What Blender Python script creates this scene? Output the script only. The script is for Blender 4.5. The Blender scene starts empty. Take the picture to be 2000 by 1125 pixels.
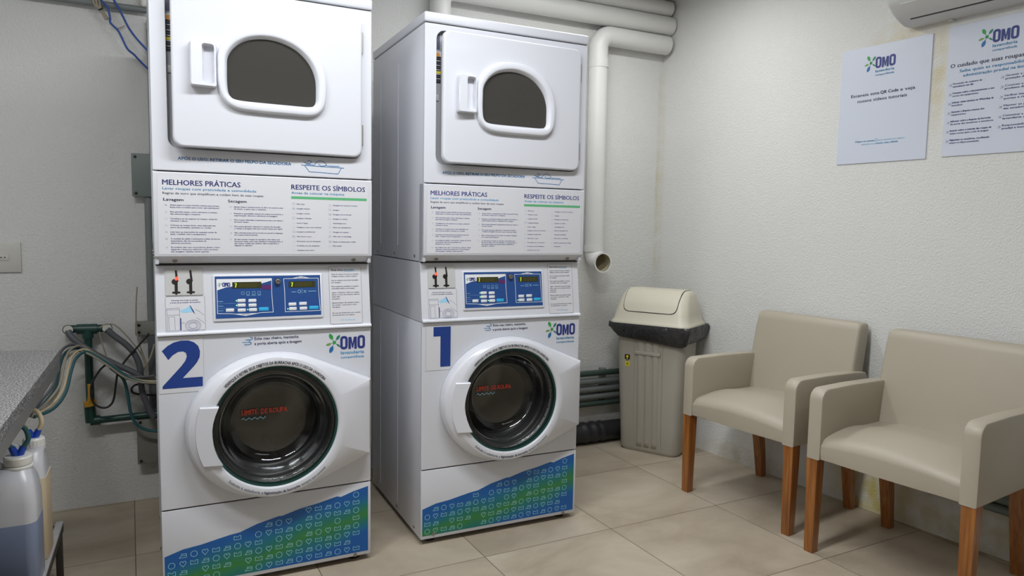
import bpy, bmesh, math, random
from mathutils import Vector, Matrix
random.seed(7)
PI = math.pi
S = bpy.context.scene
COL = S.collection
# ------------------------------------------------------------------ camera, world, lights, exposure
CAM_F, CAM_PITCH, CAM_ROLL, CAM_YAW, CAM_H = 1399.2, 0.0865, 0.0174, 0.4551, 1.225
def cam_axes():
    F = Vector((math.sin(CAM_YAW)*math.cos(CAM_PITCH), math.cos(CAM_YAW)*math.cos(CAM_PITCH), -math.sin(CAM_PITCH)))
    r = Vector((math.cos(CAM_YAW), -math.sin(CAM_YAW), 0)); u = r.cross(F)
    c, s = math.cos(CAM_ROLL), math.sin(CAM_ROLL)
    return c*r+s*u, -s*r+c*u, F
CR, CU, CF = cam_axes()
cam = bpy.data.cameras.new('camera'); cam_o = bpy.data.objects.new('camera', cam); COL.objects.link(cam_o)
M = Matrix.Identity(4)
for i in range(3):
    M[i][0] = CR[i]; M[i][1] = CU[i]; M[i][2] = -CF[i]
M[2][3] = CAM_H
cam_o.matrix_world = M
cam.sensor_width = 36; cam.lens = 36*CAM_F/2000; cam.clip_start = .02; cam.clip_end = 50
S.camera = cam_o
w = bpy.data.worlds.new('world'); S.world = w; w.use_nodes = True
w.node_tree.nodes['Background'].inputs[0].default_value = (.9, .95, 1, 1)
w.node_tree.nodes['Background'].inputs[1].default_value = .15
S.view_settings.view_transform = 'Standard'; S.view_settings.look = 'None'
S.view_settings.gamma = 1; S.view_settings.use_curve_mapping = False
S.view_settings.exposure = 0.14
CEIL = 2.512
# (x, y, length x, length y, watts, colour) : fluorescent fittings under the ceiling, all outside the frame; the last is an added fill for the left wall
LAMPS = [(0.75, 1.62, 1.15, .16, 28, (.95, .975, 1.0)), (1.80, 2.70, .9, .16, 11, (.98, .995, .985)), (1.6, .2, 1.15, .16, 3.5, (.97, .99, .98)), (-.50, 1.45, .7, .14, 18, (.98, .99, 1.0))]
# ------------------------------------------------------------------ helpers
def at(px, py, Y):
    """point of the room seen at a photo pixel, on the vertical plane y = Y"""
    d = CF + CR*((px-1000)/CAM_F) - CU*((py-562.5)/CAM_F)
    t = Y/d.y
    return Vector((d.x*t, Y, CAM_H+d.z*t))
MATS = {}
def mat(name, col, rough=.5, metal=0, bump=0, bscale=200, var=0, vscale=6, coat=0, emit=0, spec=.5, bdist=.001):
    m = bpy.data.materials.new(name); m.use_nodes = True; nt = m.node_tree; b = nt.nodes['Principled BSDF']
    b.inputs['Base Color'].default_value = (*col, 1); b.inputs['Roughness'].default_value = rough
    b.inputs['Metallic'].default_value = metal; b.inputs['Coat Weight'].default_value = coat
    b.inputs['Specular IOR Level'].default_value = spec
    tc = nt.nodes.new('ShaderNodeTexCoord')
    if var:
        n = nt.nodes.new('ShaderNodeTexNoise'); n.inputs['Scale'].default_value = vscale; n.inputs['Detail'].default_value = 5
        nt.links.new(tc.outputs['Object'], n.inputs['Vector'])
        r = nt.nodes.new('ShaderNodeMix'); r.data_type = 'RGBA'
        r.inputs[6].default_value = (*[max(0, c*(1-var)) for c in col], 1); r.inputs[7].default_value = (*[min(1, c*(1+var)) for c in col], 1)
        nt.links.new(n.outputs[0], r.inputs[0]); nt.links.new(r.outputs[2], b.inputs['Base Color'])
    if bump:
        n = nt.nodes.new('ShaderNodeTexNoise'); n.inputs['Scale'].default_value = bscale; n.inputs['Detail'].default_value = 3
        nt.links.new(tc.outputs['Object'], n.inputs['Vector'])
        bp = nt.nodes.new('ShaderNodeBump'); bp.inputs['Strength'].default_value = bump; bp.inputs['Distance'].default_value = bdist
        nt.links.new(n.outputs[0], bp.inputs['Height']); nt.links.new(bp.outputs[0], b.inputs['Normal'])
    if emit:
        b.inputs['Emission Color'].default_value = (*col, 1); b.inputs['Emission Strength'].default_value = emit
    MATS[name] = m
    return m
def obj(name, verts, faces, m, parent=None, smooth=True, ang=35, midx=None):
    me = bpy.data.meshes.new(name); me.from_pydata([tuple(v) for v in verts], [], faces)
    for mm in (m if isinstance(m, (list, tuple)) else [m]): me.materials.append(mm)
    if midx: me.polygons.foreach_set('material_index', midx)
    bm = bmesh.new(); bm.from_mesh(me)
    if not midx:
        bmesh.ops.remove_doubles(bm, verts=bm.verts, dist=1e-6)
        bmesh.ops.recalc_face_normals(bm, faces=bm.faces)
    bm.to_mesh(me); bm.free(); me.update()
    if smooth and not midx:
        me.polygons.foreach_set('use_smooth', [True]*len(me.polygons)); me.set_sharp_from_angle(angle=math.radians(ang))
    o = bpy.data.objects.new(name, me); COL.objects.link(o); o.parent = parent
    return o
def tag(o, label=None, cat=None, group=None, kind=None):
    if label: o['label'] = label
    if cat: o['category'] = cat
    if group: o['group'] = group
    if kind: o['kind'] = kind
    return o
def thing(name, label, cat, loc=(0, 0, 0), rz=0, group=None):
    o = bpy.data.objects.new(name, None); COL.objects.link(o); o.location = loc; o.rotation_euler = (0, 0, rz)
    o.empty_display_size = .05
    return tag(o, label, cat, group)
class MB:
    def __init__(s): s.v = []; s.f = []
    def add(s, v, f):
        k = len(s.v); s.v += [Vector(p) for p in v]; s.f += [tuple(i+k for i in q) for q in f]; return s
    def box(s, x0, x1, y0, y1, z0, z1, bev=0, seg=2):
        bm = bmesh.new(); bmesh.ops.create_cube(bm, size=1)
        for v in bm.verts: v.co = Vector(((x0+x1)/2+v.co.x*(x1-x0), (y0+y1)/2+v.co.y*(y1-y0), (z0+z1)/2+v.co.z*(z1-z0)))
        if bev: bmesh.ops.bevel(bm, geom=bm.edges[:], offset=bev, segments=seg, affect='EDGES', profile=.5)
        bm.verts.index_update()
        s.add([v.co.copy() for v in bm.verts], [[v.index for v in f.verts] for f in bm.faces]); bm.free(); return s
    def loft(s, rings, cap0=True, cap1=True, closed=True):
        n = len(rings[0]); v = [p for r in rings for p in r]; f = []
        for k in range(len(rings)-1):
            for i in range(n if closed else n-1):
                j = (i+1) % n; f.append((k*n+i, k*n+j, (k+1)*n+j, (k+1)*n+i))
        if cap0: f.append(tuple(reversed(range(n))))
        if cap1: f.append(tuple(range((len(rings)-1)*n, len(rings)*n)))
        return s.add(v, f)
    def tube(s, pts, r, seg=12, smooth=6, caps=True):
        P = [Vector(p) for p in pts]
        if smooth and len(P) > 2:
            Q = []
            for i in range(len(P)-1):
                a = P[max(i-1, 0)]; b = P[i]; c = P[i+1]; d = P[min(i+2, len(P)-1)]
                for k in range(smooth):
                    t = k/smooth
                    Q.append(.5*((2*b)+(c-a)*t+(2*a-5*b+4*c-d)*t*t+(-a+3*b-3*c+d)*t**3))
            Q.append(P[-1]); P = Q
        rings = []; up = None
        for i, p in enumerate(P):
            d = (P[min(i+1, len(P)-1)]-P[max(i-1, 0)]).normalized()
            if up is None: up = Vector((0, 0, 1)) if abs(d.z) < .9 else Vector((1, 0, 0))
            a = d.cross(up).normalized(); up = a.cross(d).normalized()
            rr = r[min(i, len(r)-1)] if isinstance(r, (list, tuple)) else r
            rings.append([p+rr*(a*math.cos(2*PI*k/seg)+up*math.sin(2*PI*k/seg)) for k in range(seg)])
        return s.loft(rings, caps, caps)
    def lathe(s, prof, center, axis='y', seg=64, caps=(False, False)):
        """prof: (radius, offset along axis)"""
        c = Vector(center); rings = []
        for r, h in prof:
            ring = []
            for k in range(seg):
                a = 2*PI*k/seg; x, y = r*math.cos(a), r*math.sin(a)
                ring.append(c+(Vector((x, h, y)) if axis == 'y' else Vector((x, y, h)) if axis == 'z' else Vector((h, x, y))))
            rings.append(ring)
        return s.loft(rings, caps[0], caps[1])
    def build(s, name, m, parent=None, **k): return obj(name, s.v, s.f, m, parent, **k)
def catmull(pts, n=4, closed=True):
    out = []; N = len(pts)
    for i in range(N if closed else N-1):
        a, b, c, d = [Vector((*(pts[(i+k) % N] if closed else pts[min(max(i+k, 0), N-1)]), 0)) for k in (-1, 0, 1, 2)]
        for k in range(n):
            t = k/n; q = .5*((2*b)+(c-a)*t+(2*a-5*b+4*c-d)*t*t+(-a+3*b-3*c+d)*t**3); out.append((q.x, q.y))
    if not closed: out.append(tuple(pts[-1]))
    return out
def rrect(x0, x1, y0, y1, r, n=6):
    o = []
    for cx, cy, a0 in ((x1-r, y1-r, 0), (x0+r, y1-r, 90), (x0+r, y0+r, 180), (x1-r, y0+r, 270)):
        for k in range(n+1):
            a = math.radians(a0+90*k/n); o.append((cx+r*math.cos(a), cy+r*math.sin(a)))
    return o
def ray(poly, c, angs):
    out = []
    for a in angs:
        dx, dy = math.cos(a), math.sin(a); best = None
        for i in range(len(poly)):
            x1, y1 = poly[i][0]-c[0], poly[i][1]-c[1]; j = (i+1) % len(poly); x2, y2 = poly[j][0]-c[0], poly[j][1]-c[1]
            ex, ey = x2-x1, y2-y1; den = dx*ey-dy*ex
            if abs(den) < 1e-12: continue
            t = (x1*ey-y1*ex)/den; u = (x1*dy-y1*dx)/den
            if t > 0 and -1e-6 <= u <= 1+1e-6 and (best is None or t > best): best = t
        out.append((c[0]+dx*best, c[1]+dy*best))
    return out
def angles(c, *polys, n=96):
    A = [2*PI*k/n for k in range(n)]
    for p in polys:
        for x, y in p: A.append(math.atan2(y-c[1], x-c[0]) % (2*PI))
    A = sorted(A); B = [A[0]]
    for a in A[1:]:
        if a-B[-1] > 1e-4: B.append(a)
    return B
def shrink(poly, c, d):
    out = []
    for x, y in poly:
        l = math.hypot(x-c[0], y-c[1]); out.append((c[0]+(x-c[0])*(l-d)/l, c[1]+(y-c[1])*(l-d)/l))
    return out
def P3(poly, y): return [(a, y, b) for a, b in poly]
def plate_hole(outer, inner, c, y0, y1, bev=0.0, n=96):
    """front at y0 (towards the room), back at y1, hole through it"""
    A = angles(c, outer, inner, n=n); o = ray(outer, c, A); i = ray(inner, c, A)
    rings = [P3(i, y1), P3(o, y1)]
    if bev: rings += [P3(o, y0+bev), P3(shrink(o, c, bev*.3), y0+bev*.3), P3(shrink(o, c, bev), y0), P3(shrink(o, c, bev+.002), y0)]
    else: rings += [P3(o, y0)]
    rings += [P3(i, y0), P3(i, y1)]
    return MB().loft(rings, False, False)
def prism(poly, y0, y1):
    return MB().loft([P3(poly, y0), P3(poly, y1)])
# ---- flat print: collects coloured shapes in (u, v) and lays them on a surface
_txt = {}
def text_mesh(s, bold):
    key = (s, bold)
    if key in _txt: return _txt[key]
    c = bpy.data.curves.new('t', 'FONT'); c.body = s; c.size = 1; c.offset = bold; c.resolution_u = 2; c.dimensions = '2D'; c.fill_mode = 'FRONT'
    o = bpy.data.objects.new('t', c); COL.objects.link(o)
    bpy.context.view_layer.update()
    me = bpy.data.meshes.new_from_object(o.evaluated_get(bpy.context.evaluated_depsgraph_get()))
    V = [(v.co.x, v.co.y) for v in me.vertices]; F = [tuple(p.vertices) for p in me.polygons]
    bpy.data.objects.remove(o); bpy.data.curves.remove(c); bpy.data.meshes.remove(me)
    _txt[key] = (V, F); return V, F
_caph = []
def CAPH():
    if not _caph: _caph.append(max(v[1] for v in text_mesh('H', 0)[0]))
    return _caph[0]
class Print:
    def __init__(s): s.v = []; s.f = []; s.m = []; s.mats = []; s.lay = 0
    def _mi(s, m):
        m = MATS[m]
        if m not in s.mats: s.mats.append(m)
        return s.mats.index(m)
    def face(s, V, F, m, h=0):
        k = len(s.v); mi = s._mi(m); s.v += [(a, b, h) for a, b in V]; s.f += [tuple(i+k for i in q) for q in F]; s.m += [mi]*len(F); return s
    def poly(s, pts, m, h=0): return s.face(pts, [tuple(range(len(pts)))], m, h)
    def rect(s, x0, x1, y0, y1, m, h=0, r=0): return s.poly(rrect(x0, x1, y0, y1, r, 4) if r else [(x0, y0), (x1, y0), (x1, y1), (x0, y1)], m, h)
    def disc(s, x, y, r, m, h=0, n=20, sy=1): return s.poly([(x+r*math.cos(2*PI*k/n), y+sy*r*math.sin(2*PI*k/n)) for k in range(n)], m, h)
    def line(s, pts, wd, m, closed=False, h=0):
        n = len(pts)
        for i in range(n if closed else n-1):
            (a, b), (c, d) = pts[i], pts[(i+1) % n]; l = math.hypot(c-a, d-b)
            if l < 1e-9: continue
            ex, ey = (c-a)/l*wd*.3, (d-b)/l*wd*.3; nx, ny = -(d-b)/l*wd/2, (c-a)/l*wd/2
            s.face([(a-ex+nx, b-ey+ny), (a-ex-nx, b-ey-ny), (c+ex-nx, d+ey-ny), (c+ex+nx, d+ey+ny)], [(0, 1, 2, 3)], m, h)
        return s
    def text(s, t, x, y, size, m, w=None, bold=0.0, align='l', h=0, slant=0):
        """size = cap height; x, y = baseline start; w = fitted width"""
        if bold is not None:      # heavier strokes by overprinting
            bold = max(bold, .012)*1.9+.02
            for q in (-.5, .5): s.text(t, x+q*bold*size*1.5, y, size*1.08, m, w, None, align, h, slant)
            return s.text(t, x, y+bold*size*.6, size*1.08, m, w, None, align, h, slant)
        V, F = text_mesh(t, 0); k = size/CAPH()
        x0 = min(p[0] for p in V); x1 = max(p[0] for p in V); kx = (w/(x1-x0)) if w else k
        ww = (x1-x0)*kx; ox = x if align == 'l' else x-ww/2 if align == 'c' else x-ww
        return s.face([(ox+(p[0]-x0)*kx+slant*p[1]*k, y+p[1]*k) for p in V], F, m, h)
    def arc(s, t, c, r, a0, a1, size, m, bold=0.0, top=True):
        """text along a circle from angle a0 to a1 (degrees)"""
        if bold > .01:
            for q in (-.35, .35): s.arc(t, c, r, a0+q*bold*8, a1+q*bold*8, size, m, 0, top)
        V, F = text_mesh(t, 0); k = size/CAPH(); x0 = min(p[0] for p in V); x1 = max(p[0] for p in V); out = []
        for p in V:
            f = (p[0]-x0)/(x1-x0); a = math.radians(a0+(a1-a0)*f); rr = r+p[1]*k if top else r-p[1]*k
            out.append((c[0]+rr*math.cos(a), c[1]+rr*math.sin(a)))
        return s.face(out, F, m)
    def build(s, name, parent, fn):
        """fn(u, v, h) -> point, h = height above the surface"""
        return obj(name, [fn(*p) for p in s.v], s.f, s.mats, parent, midx=s.m)
def drop(p, x, y, a, l, wd, m, neck=.12):
    a = math.radians(a); pts = []
    for k in range(15):
        t = k/14; pts.append((t, wd*(neck+(1-neck)*math.sin(PI*min(1, max(0, (t-.35)/.65)))**.7 if t > .35 else neck)))
    outl = [(t*l, ww/2) for t, ww in pts]+[(t*l, -ww/2) for t, ww in reversed(pts)]
    p.poly([(x+u*math.cos(a)-v*math.sin(a), y+u*math.sin(a)+v*math.cos(a)) for u, v in outl], m)
def tri(V):
    from mathutils.geometry import tessellate_polygon
    return [tuple(t) for t in tessellate_polygon([[Vector((a, b, 0)) for a, b in V]])]
def logo(p, x, y, s, sub=True):
    """splash and three letters; x, y = lower left corner of the letters' baseline, s = letters' width"""
    cx, cy = x-.235*s, y+.30*s
    drop(p, cx, cy, 118, .40*s, .15*s, 'ink_green'); drop(p, cx, cy, 196, .34*s, .09*s, 'ink_olive')
    drop(p, cx, cy, 247, .44*s, .15*s, 'ink_teal'); drop(p, cx, cy, 52, .36*s, .11*s, 'ink_leaf'); drop(p, cx, cy, -38, .30*s, .07*s, 'ink_leaf')
    p.disc(cx, cy, .07*s, 'ink_green', n=10)
    hh = .54*s
    for x0, x1 in ((0, .30), (.69, 1.0)):
        o = rrect(x+x0*s, x+x1*s, y, y+hh, .13*s, 5); i_ = rrect(x+(x0+.10)*s, x+(x1-.10)*s, y+.10*s, y+hh-.10*s, .045*s, 5); n = len(o)
        p.face(o+i_, [(k, (k+1) % n, n+(k+1) % n, n+k) for k in range(n)], 'ink_navy')
    q = [(.325, 0), (.425, 0), (.425, .27), (.47, .05), (.52, .05), (.565, .27), (.565, 0), (.665, 0), (.665, .49), (.545, .49), (.495, .22), (.445, .49), (.325, .49)]
    p.face([(x+a*s, y+b*s) for a, b in q], tri(q), 'ink_navy')
    if sub:
        p.text('lavanderia', x+.02*s, y-.19*s, .115*s, 'ink_sky', w=.94*s, bold=.02)
        p.text('compartilhada', x+.02*s, y-.36*s, .085*s, 'ink_sky', w=.94*s)
# ------------------------------------------------------------------ materials
mat('enamel', (.63, .645, .695), .36, coat=.1); mat('enamel_side', (.66, .68, .74), .4)
mat('plastic_white', (.68, .695, .75), .28, coat=.2); mat('gap_dark', (.02, .02, .022), .8)
mat('sheet_white', (.64, .645, .68), .45); mat('sheet_grey', (.50, .505, .50), .4)
mat('rubber', (.018, .019, .02), .4); mat('drum_steel', (.50, .48, .45), .35, metal=.8)
mat('gasket', (.075, .076, .08), .3); mat('screw_metal', (.3, .28, .25), .4, metal=.8)
mat('hinge_metal', (.33, .32, .30), .45, metal=.6); mat('cavity', (.045, .043, .04), .6)
mat('cavity_grey', (.40, .405, .43), .5)
mat('ink_navy', (.022, .035, .20), .5); mat('ink_dark', (.035, .04, .10), .5); mat('ink_grey', (.10, .10, .15), .6)
mat('ink_sky', (.05, .30, .55), .5); mat('ink_green', (.03, .32, .06), .5); mat('ink_olive', (.16, .32, .05), .5)
mat('ink_teal', (.01, .14, .36), .5); mat('ink_leaf', (.02, .20, .12), .5); mat('ink_red', (.85, .07, .03), .5)
mat('ink_number', (.010, .042, .23), .45); mat('ink_bar', (.10, .42, .18), .5); mat('ink_panel', (.015, .065, .24), .4)
mat('ink_cyan', (.03, .42, .75), .4); mat('ink_white', (.75, .77, .80), .5); mat('ink_pale', (.32, .60, .80), .5)
mat('ink_icon', (.30, .62, .72), .5); mat('ink_black', (.012, .010, .009), .5); mat('ink_ruby', (.10, .02, .12), .4)
mat('ink_yellow', (.75, .62, .03), .5); mat('ink_orange', (.75, .30, .03), .5); mat('display_dark', (.035, .04, .01), .3)
mat('digit_lit', (.55, .75, .04), .4, emit=.35); mat('digit_dim', (.10, .07, .015), .4); mat('led_green', (.25, .9, .35), .4, emit=1.2)
mat('led_red', (1, .06, .03), .4, emit=1.5)
mat('pvc_white', (.70, .70, .68), .42, var=.04, vscale=8); mat('pvc_inside', (.42, .37, .25), .6)
mat('conduit_grey', (.19, .21, .21), .5, var=.08); mat('box_green_grey', (.18, .215, .20), .5, var=.06)
mat('box_grey', (.22, .22, .195), .6, var=.1); mat('pipe_green', (.012, .055, .045), .4); mat('pipe_green_dull', (.045, .075, .062), .5)
mat('pipe_grey', (.16, .18, .175), .5); mat('pipe_black', (.022, .023, .026), .45, bump=.3, bscale=60)
mat('hose_grey', (.10, .105, .115), .5); mat('cable_black', (.015, .015, .016), .5); mat('cable_blue', (.01, .06, .30), .4)
mat('wire_beige', (.33, .29, .22), .5); mat('hose_teal', (.025, .11, .125), .35); mat('hose_cream', (.60, .50, .32), .4)
mat('handle_yellow', (.62, .32, .02), .45); mat('fitting_white', (.75, .74, .70), .4, bump=.4, bscale=120)
mat('leather', (.43, .385, .305), .46, bump=.25, bscale=420, var=.05, vscale=3, bdist=.0006)
mat('leather_seam', (.30, .26, .21), .6)
mat('bin_body', (.43, .405, .345), .55, bump=.2, bscale=300, var=.03); mat('bin_lid', (.66, .625, .51), .4); mat('bag_black', (.035, .035, .037), .25, bump=1, bscale=28, bdist=.012)
mat('steel_frame', (.50, .50, .51), .45, metal=.3, var=.2, vscale=30); mat('rack_dark', (.035, .028, .022), .6)
mat('cap_white', (.80, .79, .75), .4); mat('insert_blue', (.01, .06, .42), .35)
mat('liquid_blue', (.23, .29, .44), .25); mat('liquid_cream', (.66, .55, .38), .4)
mat('ac_white', (.60, .60, .59), .4); mat('ac_slit', (.03, .03, .03), .6); mat('outlet_plastic', (.60, .59, .54), .4); mat('outlet_hole', (.05, .04, .03), .6)
mat('poster', (.60, .64, .74), .4); mat('lamp_white', (.8, .8, .8), .5); mat('baseboard_mortar', (.45, .42, .35), .9, bump=1, bscale=70, bdist=.01)
def wood():
    m = mat('leg_wood', (.27, .085, .018), .35, coat=.2); nt = m.node_tree; b = nt.nodes['Principled BSDF']
    tc = nt.nodes['Texture Coordinate']; mp = nt.nodes.new('ShaderNodeMapping'); mp.inputs['Scale'].default_value = (60, 60, 3)
    n = nt.nodes.new('ShaderNodeTexNoise'); n.inputs['Scale'].default_value = 1.5; n.inputs['Detail'].default_value = 6
    r = nt.nodes.new('ShaderNodeValToRGB'); r.color_ramp.elements[0].color = (.20, .06, .011, 1); r.color_ramp.elements[1].color = (.40, .155, .032, 1)
    r.color_ramp.elements[0].position = .3; r.color_ramp.elements[1].position = .7
    nt.links.new(tc.outputs['Object'], mp.inputs[0]); nt.links.new(mp.outputs[0], n.inputs['Vector']); nt.links.new(n.outputs[0], r.inputs[0]); nt.links.new(r.outputs[0], b.inputs['Base Color'])
wood()
def glassy(name, tint, refl=(.9, .92, .95), rough=.04, trans=.6, body=(.02, .02, .02)):
    m = bpy.data.materials.new(name); m.use_nodes = True; nt = m.node_tree; nt.nodes.clear(); N = nt.nodes.new
    out = N('ShaderNodeOutputMaterial'); tr = N('ShaderNodeBsdfTransparent'); tr.inputs[0].default_value = (*tint, 1)
    df = N('ShaderNodeBsdfDiffuse'); df.inputs[0].default_value = (*body, 1)
    gl = N('ShaderNodeBsdfGlossy'); gl.inputs[0].default_value = (*refl, 1); gl.inputs['Roughness'].default_value = rough
    m1 = N('ShaderNodeMixShader'); m1.inputs[0].default_value = 1-trans; fr = N('ShaderNodeFresnel'); fr.inputs[0].default_value = 1.5; m2 = N('ShaderNodeMixShader')
    L = nt.links.new; L(tr.outputs[0], m1.inputs[1]); L(df.outputs[0], m1.inputs[2]); L(fr.outputs[0], m2.inputs[0]); L(m1.outputs[0], m2.inputs[1]); L(gl.outputs[0], m2.inputs[2]); L(m2.outputs[0], out.inputs[0])
    MATS[name] = m; return m
glassy('door_glass', (.70, .71, .69), trans=.86); glassy('dryer_glass', (.72, .70, .66), trans=.62, body=(.125, .12, .11), rough=.05)
glassy('bowl_glass', (.7, .68, .62), trans=.70, body=(.13, .115, .09), rough=.12); glassy('glass_edge', (.2, .45, .42), trans=.3, body=(.01, .07, .06)); glassy('jug_plastic', (.92, .93, .96), trans=.3, body=(.86, .87, .92), rough=.3)
def wall_mat(name, base, stains):
    """stuccoed paint; stains: (axis pair centre, half sizes, colour, strength) in room coordinates (horizontal axis value, z)"""
    m = bpy.data.materials.new(name); m.use_nodes = True; nt = m.node_tree; b = nt.nodes['Principled BSDF']; N = nt.nodes.new; L = nt.links.new
    b.inputs['Roughness'].default_value = .75; b.inputs['Specular IOR Level'].default_value = .25
    tc = N('ShaderNodeTexCoord'); sep = N('ShaderNodeSeparateXYZ'); L(tc.outputs['Object'], sep.inputs[0])
    n1 = N('ShaderNodeTexNoise'); n1.inputs['Scale'].default_value = 1.6; n1.inputs['Detail'].default_value = 6; L(tc.outputs['Object'], n1.inputs['Vector'])
    mx = N('ShaderNodeMix'); mx.data_type = 'RGBA'; mx.inputs[6].default_value = (*[c*.95 for c in base], 1); mx.inputs[7].default_value = (*[c*1.04 for c in base], 1); L(n1.outputs[0], mx.inputs[0])
    cur = mx.outputs[2]
    n3 = N('ShaderNodeTexNoise'); n3.inputs['Scale'].default_value = 14; n3.inputs['Detail'].default_value = 8; L(tc.outputs['Object'], n3.inputs['Vector'])
    for ax, c0, z0, h0, hz, colr, st in stains:
        def g(sock, c, hh):
            a = N('ShaderNodeMath'); a.operation = 'SUBTRACT'; L(sock, a.inputs[0]); a.inputs[1].default_value = c
            d = N('ShaderNodeMath'); d.operation = 'DIVIDE'; L(a.outputs[0], d.inputs[0]); d.inputs[1].default_value = hh
            p = N('ShaderNodeMath'); p.operation = 'MULTIPLY'; L(d.outputs[0], p.inputs[0]); L(d.outputs[0], p.inputs[1]); return p.outputs[0]
        s1 = N('ShaderNodeMath'); s1.operation = 'ADD'; L(g(sep.outputs[ax], c0, h0), s1.inputs[0]); L(g(sep.outputs[2], z0, hz), s1.inputs[1])
        mr = N('ShaderNodeMapRange'); mr.inputs[1].default_value = 1.0; mr.inputs[2].default_value = 0.0; mr.inputs[3].default_value = 0; mr.inputs[4].default_value = st; L(s1.outputs[0], mr.inputs[0])
        ml = N('ShaderNodeMath'); ml.operation = 'MULTIPLY'; L(mr.outputs[0], ml.inputs[0])
        nr = N('ShaderNodeMapRange'); nr.inputs[1].default_value = .3; nr.inputs[2].default_value = .65; L(n3.outputs[0], nr.inputs[0]); L(nr.outputs[0], ml.inputs[1])
        k = N('ShaderNodeMix'); k.data_type = 'RGBA'; L(ml.outputs[0], k.inputs[0]); L(cur, k.inputs[6]); k.inputs[7].default_value = (*colr, 1); cur = k.outputs[2]
    L(cur, b.inputs['Base Color'])
    n2 = N('ShaderNodeTexNoise'); n2.inputs['Scale'].default_value = 130; n2.inputs['Detail'].default_value = 4; n2.inputs['Roughness'].default_value = .55; L(tc.outputs['Object'], n2.inputs['Vector'])
    bp = N('ShaderNodeBump'); bp.inputs['Strength'].default_value = .75; bp.inputs['Distance'].default_value = .005; L(n2.outputs[0], bp.inputs['Height']); L(bp.outputs[0], b.inputs['Normal'])
    return m
YEL = (.60, .50, .26)
WB = (.71, .712, .695)
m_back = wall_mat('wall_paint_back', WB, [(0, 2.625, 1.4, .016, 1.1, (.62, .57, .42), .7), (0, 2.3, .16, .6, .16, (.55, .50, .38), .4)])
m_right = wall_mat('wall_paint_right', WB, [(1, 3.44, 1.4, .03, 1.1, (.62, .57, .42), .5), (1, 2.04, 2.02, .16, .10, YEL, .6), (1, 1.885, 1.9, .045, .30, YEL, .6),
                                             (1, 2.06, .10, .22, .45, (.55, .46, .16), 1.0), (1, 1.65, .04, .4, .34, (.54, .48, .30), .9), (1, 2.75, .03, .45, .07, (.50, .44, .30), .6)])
m_left = wall_mat('wall_paint_left', WB, [])
def floor_mat():
    m = bpy.data.materials.new('floor_tile'); m.use_nodes = True; nt = m.node_tree; b = nt.nodes['Principled BSDF']; N = nt.nodes.new; L = nt.links.new
    tc = N('ShaderNodeTexCoord'); mp = N('ShaderNodeMapping'); mp.vector_type = 'TEXTURE'
    mp.inputs['Location'].default_value = (1.0508, 2.3367, 0); mp.inputs['Rotation'].default_value = (0, 0, .0356); L(tc.outputs['Object'], mp.inputs[0])
    br = N('ShaderNodeTexBrick'); br.offset = 0; br.inputs['Scale'].default_value = 1; br.inputs['Brick Width'].default_value = .5714; br.inputs['Row Height'].default_value = .5714
    br.inputs['Mortar Size'].default_value = .0016; br.inputs['Mortar Smooth'].default_value = .1; br.inputs['Bias'].default_value = 0
    br.inputs['Color1'].default_value = (0, 0, 0, 1); br.inputs['Color2'].default_value = (1, 1, 1, 1); br.inputs['Mortar'].default_value = (.5, .5, .5, 1)
    L(mp.outputs[0], br.inputs['Vector'])
    # each tile shifts the marbling
    ad = N('ShaderNodeMixRGB'); ad.blend_type = 'ADD'; ad.inputs[0].default_value = 1; sc = N('ShaderNodeVectorMath'); sc.operation = 'SCALE'; sc.inputs['Scale'].default_value = 7
    L(br.outputs['Color'], sc.inputs[0]); L(mp.outputs[0], ad.inputs[1]); L(sc.outputs[0], ad.inputs[2])
    st = N('ShaderNodeMapping'); st.inputs['Scale'].default_value = (1.0, 1.5, 1); st.inputs['Rotation'].default_value = (0, 0, .5); L(ad.outputs[0], st.inputs[0])
    n = N('ShaderNodeTexNoise'); n.inputs['Scale'].default_value = 2.2; n.inputs['Detail'].default_value = 9; n.inputs['Roughness'].default_value = .6; n.inputs['Distortion'].default_value = .4; L(st.outputs[0], n.inputs['Vector'])
    r = N('ShaderNodeValToRGB'); e = r.color_ramp.elements; e[0].position = .3; e[0].color = (.33, .27, .20, 1); e[1].position = .72; e[1].color = (.53, .465, .37, 1)
    e2 = r.color_ramp.elements.new(.5); e2.color = (.43, .365, .28, 1); L(n.outputs[0], r.inputs[0])
    mx = N('ShaderNodeMix'); mx.data_type = 'RGBA'; L(br.outputs['Fac'], mx.inputs[0]); L(r.outputs[0], mx.inputs[6]); mx.inputs[7].default_value = (.13, .10, .075, 1)
    L(mx.outputs[2], b.inputs['Base Color']); b.inputs['Roughness'].default_value = .42; b.inputs['Specular IOR Level'].default_value = .4
    bp = N('ShaderNodeBump'); bp.inputs['Strength'].default_value = .4; bp.inputs['Distance'].default_value = .002; bp.invert = True; L(br.outputs['Fac'], bp.inputs['Height']); L(bp.outputs[0], b.inputs['Normal'])
    return m
def granite():
    m = bpy.data.materials.new('granite'); m.use_nodes = True; nt = m.node_tree; b = nt.nodes['Principled BSDF']; N = nt.nodes.new; L = nt.links.new
    tc = N('ShaderNodeTexCoord'); v = N('ShaderNodeTexNoise'); v.inputs['Scale'].default_value = 240; v.inputs['Detail'].default_value = 3; L(tc.outputs['Object'], v.inputs['Vector'])
    r = N('ShaderNodeValToRGB'); e = r.color_ramp.elements; e[0].position = .38; e[0].color = (.045, .045, .045, 1); e[1].position = .62; e[1].color = (.36, .36, .36, 1)
    x = e.new(.5); x.color = (.15, .15, .148, 1); L(v.outputs[0], r.inputs[0]); L(r.outputs[0], b.inputs['Base Color']); b.inputs['Roughness'].default_value = .22
    return m
m_floor = floor_mat(); m_granite = granite()
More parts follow.
